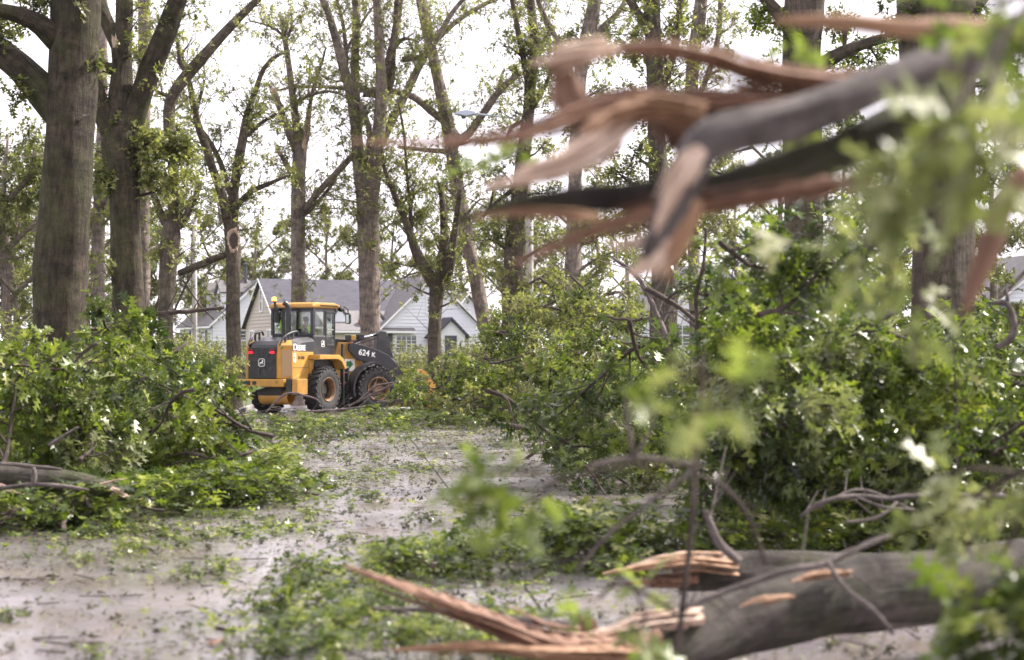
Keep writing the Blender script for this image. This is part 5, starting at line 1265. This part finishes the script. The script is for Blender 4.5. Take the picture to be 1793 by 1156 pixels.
# drifts of whole green leaves
cen = [(400, 895, 1.0), (560, 870, .8), (640, 770, 1.5), (760, 760, 1.5), (520, 790, 1.2), (620, 835, .7), (480, 930, .5), (300, 930, .8), (700, 975, .8), (820, 965, .9), (560, 1010, .5), (860, 1020, .6), (640, 1060, .7), (500, 1090, .5), (760, 745, 2.0), (560, 755, 2.0), (860, 740, 2.0), (120, 940, .8), (740, 820, .8), (880, 900, .8)]
PP = np.vstack([np.column_stack([rng.normal(at(px, py, gdist(py))[0], r * .5, 120), rng.normal(gdist(py), r * 1.1, 120)]) for px, py, r in cen]); n2 = len(PP)
T, fc_ = LEAF[1]; S2 = rng.uniform(.06, .13, n2); a = rng.uniform(0, 6.28, n2)
Xd = unit(np.stack([np.cos(a), np.sin(a), rng.normal(0, .25, n2)], 1)); Yd = unit(np.cross(np.stack([rng.normal(0, .3, n2), rng.normal(0, .3, n2), np.ones(n2)], 1), Xd)); Zd = np.cross(Xd, Yd)
V = np.column_stack([PP, .012 + S2 * rng.uniform(.1, .45, n2)])[:, None] + S2[:, None, None] * (T[None, :, 0:1] * Xd[:, None] + T[None, :, 1:2] * Yd[:, None] + 1.3 * T[None, :, 2:3] * Zd[:, None])
tag(tri_mesh('leaf_drift', V.reshape(-1, 3), (fc_[None] + (np.arange(n2) * len(T))[:, None, None]).reshape(-1, 3), np.repeat(rng.random(n2), len(T)), 'leaf', None), 'drifts of whole green oak leaves lying on the wet road', 'fallen leaves', kind='stuff')
# small twigs and bark crumbs on the road
n = 900; y0 = 8.5 + 50 * rng.random(n) ** 1.4; x0 = road_mid(y0) + rng.uniform(-HALF, HALF, n); a = rng.uniform(0, 6.28, n); l = rng.uniform(.04, .28, n)
p0 = np.stack([x0, y0, np.full(n, .012)], 1); p1 = p0 + np.stack([np.cos(a) * l, np.sin(a) * l, rng.uniform(0, .03, n)], 1)
mb = MB(); mb.rods(p0, p1, .006, .004, 4); tag(mb.build('twig_litter', 'twig'), 'small broken twigs strewn over the wet road', 'twig litter', kind='stuff')

# ------------------------------------------------------------------ logs, splinters, bare branches
def log_from(name, label, cat, rows, mat, sides=20, lump=.08, seed=0, parts=(), group=None):
    """rows (px, py, r_px, depth); parts: list of (part name, rows, material, flatness)"""
    b = at(*rows[0][:2], rows[0][3]); b[2] = 0; root = tag(empty(name, b), label, cat, group)
    def path(rw, st): return smooth_path([(*(at(px, py, d) - b), r / F * d) for (px, py, r, d) in rw], st)
    p_ = path(rows, .06); MB().tube(p_[:, :3], p_[:, 3], sides, lump, seed).build('stem', mat, root, True)
    for k, (pn, rw, m_, fl) in enumerate(parts):
        p_ = path(rw, .025 if len(rw) > 3 else .015)
        if m_.startswith('wood'): shards(p_, seed + 11 * k + 3).build(pn, m_, root)
        else: MB().tube(p_[:, :3], p_[:, 3], 12, .12, seed + 11 * k + 3, flat=fl).build(pn, m_, root, True)
    return root, b


log_from('fallen_log', 'thick grey-barked log lying across the lower right corner', 'log',
         [(1130, 1190, 44, 9.2), (1190, 1130, 58, 9.3), (1280, 1092, 62, 9.5), (1400, 1062, 64, 9.7), (1520, 1040, 64, 9.9), (1640, 1026, 62, 10.1), (1750, 1005, 60, 10.3), (1950, 985, 56, 10.6), (2200, 960, 50, 11.)], 'bark_log', 32, .15, 61,
         [('splinter', [(1150, 1120, 40, 9.1), (1060, 1130, 36, 9.0), (960, 1122, 34, 8.9), (840, 1078, 28, 8.8), (720, 1034, 21, 8.75), (650, 1008, 14, 8.7), (600, 990, 5, 8.7)], 'wood_red', .6),
          ('splinter', [(1160, 1150, 36, 9.0), (1060, 1146, 28, 8.9), (960, 1142, 22, 8.8), (850, 1130, 18, 8.75), (760, 1134, 14, 8.7), (688, 1138, 6, 8.65)], 'wood', .5),
          ('splinter', [(1230, 1085, 26, 9.2), (1150, 1090, 20, 9.15), (1080, 1102, 14, 9.1), (1030, 1108, 6, 9.05)], 'wood_pale', .55),
          ('splinter', [(1050, 1118, 14, 9.1), (1025, 1090, 15, 9.1), (1010, 1080, 8, 9.1)], 'wood_red', .5),
          ('splinter', [(1490, 1002, 9, 9.6), (1430, 1006, 10, 9.5), (1385, 1018, 4, 9.4)], 'wood', .5),
          ('splinter', [(1390, 1045, 7, 9.35), (1330, 1052, 8, 9.25), (1295, 1062, 3, 9.2)], 'wood', .5),
          ('splinter', [(1000, 1095, 14, 9.3), (900, 1085, 11, 9.3), (780, 1070, 8, 9.35), (650, 1065, 4, 9.4)], 'twig_grey', .6)])
log_from('fallen_log', 'split log with torn tan end behind the thick grey log', 'log',
         [(1190, 1005, 30, 12.0), (1260, 1000, 34, 12.1), (1400, 998, 33, 12.3), (1560, 1000, 32, 12.5), (1720, 1000, 34, 12.7), (1900, 990, 32, 13.)], 'bark_log', 26, .15, 71,
         [('splinter', [(1290, 990, 24, 11.9), (1220, 982, 18, 11.8), (1150, 988, 14, 11.75), (1090, 998, 8, 11.7), (1055, 1005, 3, 11.7)], 'wood', .55),
          ('splinter', [(1270, 978, 14, 11.9), (1200, 976, 12, 11.85), (1140, 985, 8, 11.8), (1080, 1000, 4, 11.8)], 'wood_pale', .5),
          ('splinter', [(1220, 1015, 18, 11.85), (1150, 1018, 14, 11.8), (1095, 1022, 6, 11.75)], 'wood_red', .5)])
log_from('fallen_log', 'grey log with pale snapped end lying in the left heap', 'log',
         [(-120, 828, 24, 18.7), (-20, 834, 24, 18.7), (70, 840, 22, 18.7), (150, 848, 19, 18.7), (200, 862, 14, 18.6), (216, 868, 10, 18.6)], 'bark_log', 16, .08, 81,
         [('splinter', [(195, 855, 9, 18.5), (215, 866, 7, 18.5), (228, 870, 2, 18.5)], 'wood_pale', .6), ('splinter', [(170, 850, 4, 18.4), (200, 842, 3, 18.4), (224, 838, 1, 18.4)], 'wood_pale', .6), ('splinter', [(-40, 862, 6, 18.2), (0, 852, 6, 18.2), (25, 862, 4, 18.2), (50, 868, 1, 18.2)], 'wood_pale', .6)])


def branch(label, rows, mat='twig_grey', forks=(), group=None, sides=8, seed=0, leafy=0, cat='bare branch', name='bare_branch', leaf='leaf', size=.13, tw=(.03, .11), start=.3):
    b = at(rows[0][0], rows[0][1], rows[0][3]); root = tag(empty(name, b), label, cat, group)
    mb = MB(); fo = Foliage(); rng = np.random.default_rng(seed + 900); q_ = (.5 if seed in (3, 5) else .66) if cat == 'bare branch' and seed in (1, 2, 3, 4, 5, 6, 7, 9, 10, 11, 12, 13, 16) else 1
    for k, rw in enumerate([rows] + list(forks)):
        p_ = smooth_path([(*(at(px, py, d) - b), r * q_ / F * d) for (px, py, r, d) in rw], .05); nn_ = len(p_)
        if q_ < 1: p_[1:-1, :3] += np.cumsum(rng.normal(size=(nn_ - 2, 3)), 0) * p_[1:-1, 3:4] * .10 * np.sin(np.linspace(0, math.pi, nn_ - 2))[:, None]
        mb.tube(p_[:, :3], p_[:, 3], sides, .22, seed + k)
        if q_ < 1:
            nt_ = max(2, int(nn_ * .05 * 5)); ii = rng.integers(1, nn_ - 1, nt_); T_ = unit(p_[np.minimum(ii + 1, nn_ - 1), :3] - p_[ii - 1, :3])
            e_ = unit(T_ * .7 + unit(np.cross(T_, rng.normal(size=(nt_, 3))))) * rng.uniform(8, 26, (nt_, 1)) * p_[ii, 3:4]; mb.rods(p_[ii, :3], p_[ii, :3] + e_, float(p_[:, 3].mean() * .32), float(p_[:, 3].mean() * .12), 4)
        if leafy:
            n = max(2, int(len(p_) * .05 * leafy * .36)); ii = rng.integers(int(len(p_) * (start if k == 0 else .2)), len(p_), n); T_ = unit(p_[np.minimum(ii + 1, len(p_) - 1), :3] - p_[np.maximum(ii - 1, 0), :3])
            fo.twigs(p_[ii, :3], unit(T_ + rng.normal(size=(n, 3)) * .8), rng.uniform(*tw, n))
    if leafy: fo.twig_mesh(mb, .003)
    mb.build('stem', mat, root, True)
    if leafy: fo.leaf_mesh('foliage', leaf, root, 5, size, rng, 0, .6)
    return root


branch('thin dark branch standing upright before the logs', [(1185, 1150, 8, 7.4), (1200, 1020, 8, 7.4), (1212, 900, 8, 7.4), (1220, 780, 7, 7.4), (1228, 690, 6, 7.4), (1232, 620, 5, 7.4)], 'twig', [[(1218, 830, 5, 7.4), (1262, 850, 6, 7.5), (1300, 890, 6, 7.6), (1328, 950, 6, 7.8), (1340, 985, 7, 8.0)]], seed=1)
branch('grey branch slanting across the thick log from lower left', [(1190, 1068, 7, 8.6), (1270, 1035, 9, 8.7), (1370, 1000, 9, 8.8), (1440, 985, 10, 8.9), (1490, 965, 9, 9.0), (1560, 936, 7, 9.1)], 'twig_grey', [[(1450, 985, 7, 8.8), (1480, 1030, 7, 8.7), (1530, 1070, 7, 8.6), (1565, 1110, 6, 8.6)]], seed=2)
branch('pair of grey branches crossing above the blurred leaf cluster', [(1010, 1000, 6, 7.6), (1070, 930, 7, 7.6), (1150, 870, 8, 7.6), (1220, 820, 8, 7.6)], 'twig_grey', [[(1030, 815, 6, 7.2), (1110, 800, 8, 7.3), (1190, 808, 7, 7.4), (1225, 815, 6, 7.5)], [(1110, 800, 8, 7.3), (1100, 740, 7, 7.2), (1092, 680, 5, 7.1)], [(1115, 795, 6, 7.3), (1140, 750, 5, 7.3), (1155, 700, 4, 7.3)]], seed=3)
branch('short broken branch leaning behind the split log', [(1295, 985, 12, 11.2), (1260, 950, 12, 11.2), (1238, 905, 10, 11.2), (1236, 893, 7, 11.2)], 'twig_grey', seed=4)
branch('tangle of purple-grey branches lying in the right heap', [(1400, 905, 6, 13), (1440, 880, 8, 13), (1500, 868, 9, 13.1), (1560, 872, 9, 13.2), (1640, 865, 9, 13.3), (1760, 870, 9, 13.4)], 'twig_grey', [[(1430, 890, 5, 13), (1490, 860, 6, 13.1), (1530, 862, 6, 13.2), (1590, 890, 6, 13.2)], [(1480, 915, 5, 12.9), (1540, 905, 6, 13), (1570, 880, 6, 13.1)], [(1500, 870, 4, 13), (1545, 888, 5, 13), (1600, 892, 5, 13.1)]], seed=5)
branch('bare forked limb standing among the heaped boughs, split side', [(1190, 640, 9, 26), (1170, 600, 9, 26), (1150, 555, 8, 26), (1130, 510, 7, 26), (1105, 475, 6, 26), (1070, 450, 4, 26)], 'twig_grey', [[(1180, 625, 5, 26), (1155, 590, 5, 26), (1135, 555, 4, 26)], [(1170, 612, 4, 26), (1140, 605, 4, 26), (1122, 598, 3, 26)], [(1155, 565, 3, 26), (1165, 548, 3, 26), (1185, 545, 2, 26)]], seed=6)
branch('dark slender stem rising before the glimpsed white house', [(1228, 720, 9, 20), (1226, 640, 8, 20), (1222, 560, 6, 20), (1222, 510, 6, 20), (1232, 460, 5, 20), (1236, 400, 4, 20)], 'twig', [[(1222, 512, 4, 20), (1240, 520, 4, 20), (1262, 500, 3, 20)]], seed=7)
branch('peeled reddish limb hanging at the right edge', [(1800, 300, 16, 4.6), (1765, 345, 20, 4.6), (1740, 410, 22, 4.6), (1718, 470, 18, 4.6), (1698, 520, 12, 4.6), (1690, 550, 6, 4.6)], 'wood_red', seed=8)
branch('hooked limb with orange torn crotch at the right edge', [(1745, 610, 9, 15), (1772, 590, 10, 15), (1775, 560, 9, 15), (1762, 530, 8, 15), (1735, 532, 5, 15)], 'twig_grey', [[(1765, 535, 6, 15), (1762, 505, 3, 15)]], seed=9)
branch('bare branch poking out of the left heap past the light pole', [(255, 553, 6, 33), (300, 548, 6, 33), (345, 543, 5, 33), (392, 539, 4, 33)], 'twig', [[(262, 600, 6, 33), (270, 560, 5, 33), (278, 520, 3, 33)], [(305, 545, 3, 33), (330, 490, 3, 33), (345, 470, 2, 33), (365, 462, 1.5, 33)], [(320, 490, 3, 33), (350, 535, 2, 33), (375, 560, 2, 33)]], seed=10)
branch('grey branch bowed over the ground before the rear wheel', [(465, 722, 2.5, 58), (500, 690, 3, 58), (535, 693, 2.5, 58), (556, 700, 2, 58)], 'twig_grey', [[(520, 722, 2, 58), (600, 716, 3, 58), (640, 712, 3, 58)]], seed=11)
branch('dark branch lying before the front wheel', [(610, 712, 3, 58), (650, 690, 3, 58), (690, 672, 3, 58), (720, 658, 2, 58)], 'twig_grey', [[(660, 705, 4, 57), (720, 700, 5, 57), (780, 704, 5, 57), (850, 706, 3, 57)], [(630, 700, 3, 58), (662, 676, 2.5, 58), (706, 668, 2, 58)]], seed=12)
branch('bent brown branch at the right flank of the left heap', [(330, 690, 5, 27), (370, 715, 6, 27), (396, 745, 6, 27), (408, 775, 5, 27)], 'twig', [[(365, 712, 4, 27), (390, 735, 4, 27), (440, 755, 3, 27)]], seed=13)
branch('pale straight twig above the log in the left heap', [(0, 812, 3, 18.3), (50, 816, 4, 18.3), (108, 822, 2.5, 18.3)], 'twig_grey', seed=14)
branch('pale forked twig lying across the log in the left heap', [(0, 856, 4, 17.9), (60, 848, 4, 17.9), (110, 852, 4, 17.9), (155, 858, 2.5, 17.9)], 'twig_grey', [[(58, 850, 4, 17.9), (60, 830, 5, 17.9), (58, 818, 3, 17.9)]], seed=44)
branch('short pale stick standing at the front of the left heap', [(145, 905, 4, 18.3), (158, 890, 5, 18.3), (148, 870, 4, 18.3)], 'twig_grey', seed=45)
branch('thin pale twig poking from the middle of the left heap', [(85, 780, 3, 20.5), (120, 758, 2.5, 20.5), (138, 748, 2, 20.5)], 'twig_grey', seed=46)
branch('long thin branch trailing from the right heap onto the road', [(870, 742, 4, 40), (930, 752, 5, 40), (1000, 768, 5, 40), (1070, 772, 4, 40)], 'twig', seed=15)
branch('short crooked twig at the road edge of the right heap', [(880, 800, 2, 32), (900, 815, 3, 32), (940, 790, 3, 32)], 'twig', seed=47)
branch('dark branches reaching through the upper right of the heap', [(1500, 632, 5, 17), (1560, 628, 7, 17), (1605, 620, 8, 17), (1660, 590, 7, 17), (1690, 560, 5, 17)], 'twig', [[(1510, 590, 4, 17), (1540, 578, 5, 17), (1600, 600, 6, 17)], [(1640, 660, 3, 17), (1634, 620, 5, 17), (1638, 605, 5, 17)], [(1660, 625, 6, 17), (1740, 650, 6, 17), (1793, 660, 5, 17)]], seed=16)
rr_ = [(('thin broken stick on the road left of the matted sprigs'), (376, 1099, 410, 1106)), (('dark stick lying on the wet road by the heap edge'), (0, 912, 60, 910)), (('thin dark twig lying mid road'), (640, 955, 690, 975))]
for k, (lab, (x0, y0_, x1, y1_)) in enumerate(rr_):
    d0, d1 = gdist(y0_) * .995, gdist(y1_) * .995; branch(lab, [(x0, y0_, 3, d0), ((x0 + x1) / 2, (y0_ + y1_) / 2 - 1, 3.5, (d0 + d1) / 2), (x1, y1_, 2, d1)], 'twig', seed=20 + k, cat='stick', name='stick')
# bark slabs on the road
for k, (lab, px, py, wpx, m_) in enumerate((('orange-brown bark slab lying at the edge of the left heap', 130, 915, 62, 'wood'), ('reddish bark sliver low on the near road', 385, 1130, 60, 'wood_red'), ('pale wood chip at the foot of the left heap', 38, 902, 22, 'wood_pale'))):
    D = gdist(py); o_ = empty('bark_slab', at(px, py, D) + [0, 0, .012], .2 + k); tag(o_, lab, 'wood chip'); L_ = wpx / F * D
    mb = MB(); mb.tube([(-L_ / 2, 0, 0), (-L_ * .2, .02, .008), (L_ * .2, 0, .012), (L_ / 2, -.02, .004)], [.01, .04, .035, .006], 7, .3, k, flat=.22); mb.build('slab', m_, o_)

# ------------------------------------------------------------------ torn bough hanging close to the camera, upper right
BD = 4.5
b, base_b = log_from('torn_bough', 'big splintered bough hanging close, torn brown and pale, upper right', 'broken bough',
         [(1140, 460, 24, BD), (1165, 400, 30, BD), (1195, 330, 34, BD), (1225, 262, 37, BD + .02), (1280, 232, 37, BD + .05), (1370, 212, 35, BD + .1), (1470, 178, 35, BD + .15), (1560, 142, 34, BD + .2), (1640, 108, 32, BD + .25), (1760, 70, 35, BD + .35), (1950, 20, 41, BD + .5), (2300, 40, 48, BD + .7), (2700, 500, 55, BD + 1.2), (2800, 1500, 64, BD + 1.6)], 'bark_bough', 24, .20, 91,
         [('splinter', [(1560, 150, 38, BD + .3), (1450, 145, 33, BD + .3), (1330, 128, 30, BD + .28), (1230, 98, 28, BD + .25), (1130, 84, 25, BD + .22), (1060, 88, 22, BD + .2)], 'wood_red', .7),
          ('splinter', [(1080, 88, 25, BD + .18), (1030, 92, 29, BD + .16), (985, 102, 23, BD + .15), (930, 112, 8, BD + .15)], 'wood_pale', .7),
          ('splinter', [(985, 108, 25, BD + .2), (994, 140, 28, BD + .2), (1002, 180, 33, BD + .2), (1020, 200, 28, BD + .2)], 'wood_red', .7),
          ('splinter', [(1460, 200, 45, BD + .3), (1340, 188, 45, BD + .28), (1220, 190, 45, BD + .25), (1120, 185, 38, BD + .2), (1040, 195, 35, BD + .15), (970, 218, 25, BD + .1), (900, 236, 19, BD + .05), (800, 246, 14, BD), (700, 250, 11, BD), (616, 247, 6, BD)], 'wood_red', .75),
          ('splinter', [(1230, 200, 30, BD + .12), (1120, 190, 30, BD + .08), (1060, 208, 33, BD + .05), (1020, 240, 25, BD + .05)], 'wood', .6),
          ('splinter', [(1100, 205, 30, BD + .1), (1050, 250, 30, BD + .05), (980, 290, 25, BD), (910, 312, 21, BD), (845, 328, 8, BD)], 'wood_pale', .6),
          ('splinter', [(1250, 230, 42, BD + .2), (1200, 240, 40, BD + .2), (1150, 212, 30, BD + .2), (1100, 200, 21, BD + .2)], 'wood_red', .7),
          ('lower_limb', [(1660, 160, 34, BD + .35), (1560, 225, 41, BD + .35), (1450, 275, 41, BD + .32), (1340, 310, 37, BD + .3), (1220, 335, 32, BD + .25), (1100, 345, 29, BD + .2), (1000, 350, 24, BD + .15), (920, 358, 17, BD + .12), (850, 372, 11, BD + .1), (798, 386, 5, BD + .1)], 'bark_log', .9),
          ('splinter', [(1520, 312, 23, BD + .2), (1400, 328, 25, BD + .18), (1260, 350, 23, BD + .18), (1130, 375, 28, BD + .15), (1030, 405, 25, BD + .12), (960, 435, 18, BD + .1), (900, 462, 7, BD + .1)], 'wood_red', .6),
          ('splinter', [(1050, 382, 18, BD + .05), (1000, 378, 16, BD + .05), (900, 372, 11, BD + .05), (830, 380, 6, BD + .05)], 'wood', .5),
          ('torn_end', [(1232, 262, 14, BD - .05), (1205, 290, 22, BD - .055), (1180, 330, 20, BD - .055), (1160, 372, 14, BD - .05), (1148, 410, 5, BD - .04)], 'wood_pale', .5),
          ('torn_end', [(1190, 395, 34, BD - .01), (1165, 432, 34, BD - .01), (1138, 462, 24, BD - .01), (1112, 478, 12, BD - .01), (1092, 486, 4, BD - .01)], 'wood_pale', .6),
          ('torn_end', [(1225, 350, 14, BD - .03), (1205, 400, 18, BD - .03), (1180, 450, 14, BD - .03), (1165, 492, 4, BD - .03)], 'wood', .6),
          ('torn_end', [(1160, 400, 18, BD + .03), (1120, 425, 16, BD + .03), (1085, 432, 10, BD + .03), (1062, 428, 3, BD + .03)], 'wood_pale', .6)])
branch('pale thin limb crossing the top right corner', [(1360, 36, 8, 4.4), (1460, 38, 13, 4.4), (1570, 48, 17, 4.4), (1680, 52, 20, 4.45), (1800, 50, 20, 4.5), (2100, 20, 22, 4.7)], 'wood', seed=30)


def spray(label, rows, forks, leafy, size, mat='leaf', seed=0, group='leafy sprays close to the camera', start=.3):
    return branch(label, rows, 'twig', forks, group, 6, seed, leafy, 'leafy spray', 'leafy_spray', mat, size, start=start)


spray('large pale blurred leaves hanging beside the torn bough', [(1850, -60, 8, 3.9), (1760, 60, 7, 3.8), (1690, 160, 6, 3.7), (1640, 240, 5, 3.6), (1580, 290, 4, 3.6)],
      [[(1760, 60, 6, 3.8), (1720, 200, 5, 3.7), (1700, 300, 4, 3.6)], [(1800, 40, 5, 3.8), (1780, 180, 4, 3.8), (1760, 280, 3, 3.7)], [(1640, 240, 4, 3.6), (1560, 270, 3, 3.6), (1510, 290, 3, 3.6)]], 23, .13, 'leaf_pale', 31)
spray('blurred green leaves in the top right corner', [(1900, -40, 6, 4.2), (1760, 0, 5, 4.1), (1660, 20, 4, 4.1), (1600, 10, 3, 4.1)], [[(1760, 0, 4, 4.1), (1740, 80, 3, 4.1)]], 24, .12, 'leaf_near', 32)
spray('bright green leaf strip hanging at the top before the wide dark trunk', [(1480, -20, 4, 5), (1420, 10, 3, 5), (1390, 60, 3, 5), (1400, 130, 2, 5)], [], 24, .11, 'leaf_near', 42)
spray('grey-green leaf curtain right of the torn bough', [(1700, 260, 6, 5.4), (1620, 340, 6, 5.5), (1540, 420, 5, 5.6), (1480, 480, 4, 5.7)], [[(1640, 330, 5, 5.5), (1620, 430, 4, 5.6), (1600, 540, 3, 5.7)], [(1560, 400, 4, 5.6), (1560, 480, 3, 5.7), (1540, 560, 3, 5.8)], [(1540, 420, 4, 5.6), (1460, 405, 3, 5.7), (1380, 420, 3, 5.8)]], 18, .11, 'leaf_pale', 33)
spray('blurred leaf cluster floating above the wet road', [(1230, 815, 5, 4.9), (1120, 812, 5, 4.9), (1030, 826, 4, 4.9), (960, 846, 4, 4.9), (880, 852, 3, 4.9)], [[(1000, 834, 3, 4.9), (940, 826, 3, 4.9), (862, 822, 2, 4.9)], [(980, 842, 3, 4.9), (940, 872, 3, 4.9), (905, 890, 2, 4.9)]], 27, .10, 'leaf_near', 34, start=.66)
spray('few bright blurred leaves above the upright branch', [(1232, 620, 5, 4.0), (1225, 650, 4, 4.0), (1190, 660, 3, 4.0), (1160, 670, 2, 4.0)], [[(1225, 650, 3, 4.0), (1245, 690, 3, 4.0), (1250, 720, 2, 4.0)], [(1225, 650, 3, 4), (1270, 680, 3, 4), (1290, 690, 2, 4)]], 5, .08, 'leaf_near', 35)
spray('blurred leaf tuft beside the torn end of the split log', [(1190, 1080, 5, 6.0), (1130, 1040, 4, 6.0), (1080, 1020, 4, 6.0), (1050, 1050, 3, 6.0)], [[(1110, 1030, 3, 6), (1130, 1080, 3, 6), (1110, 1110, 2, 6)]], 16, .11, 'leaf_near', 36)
spray('pale leaves drooping over the right end of the logs', [(1900, 780, 7, 6.2), (1780, 830, 6, 6.3), (1680, 880, 5, 6.4), (1600, 920, 4, 6.5)], [[(1780, 830, 5, 6.3), (1700, 820, 4, 6.3), (1640, 840, 3, 6.4)], [(1740, 850, 4, 6.4), (1720, 920, 3, 6.4), (1690, 960, 3, 6.5)], [(1800, 820, 4, 6.2), (1790, 900, 4, 6.3), (1750, 980, 3, 6.4)]], 30, .11, 'leaf_pale', 37)
spray('dark green leaves filling the bottom right corner', [(1900, 900, 7, 5.6), (1820, 980, 6, 5.6), (1760, 1060, 5, 5.6), (1720, 1130, 4, 5.6)], [[(1820, 980, 5, 5.6), (1830, 1080, 4, 5.6), (1800, 1150, 3, 5.6)], [(1860, 940, 5, 5.6), (1780, 1000, 4, 5.6), (1720, 1040, 3, 5.6)], [(1850, 1050, 5, 5.6), (1770, 1120, 4, 5.6), (1700, 1150, 3, 5.6)]], 50, .12, 'leaf', 38)
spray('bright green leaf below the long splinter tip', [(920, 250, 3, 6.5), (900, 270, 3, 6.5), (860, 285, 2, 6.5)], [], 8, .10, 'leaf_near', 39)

# ------------------------------------------------------------------ humid air
hz = MB().box((-420, -15, -1.4), (420, 330, 24)).build('haze', 'white', None)
m, t, b_, o_ = new_mat('humid_air'); t.nodes.remove(b_)
pv = nd(t, "ShaderNodeVolumePrincipled"); pv.inputs['Color'].default_value = (.95, .93, .95, 1); pv.inputs['Density'].default_value = .00006; pv.inputs['Anisotropy'].default_value = .3
t.links.new(pv.outputs[0], o_.inputs['Volume']); hz.data.materials.clear(); hz.data.materials.append(m)
tag(hz, 'pale humid air over the whole street', 'haze', kind='stuff')
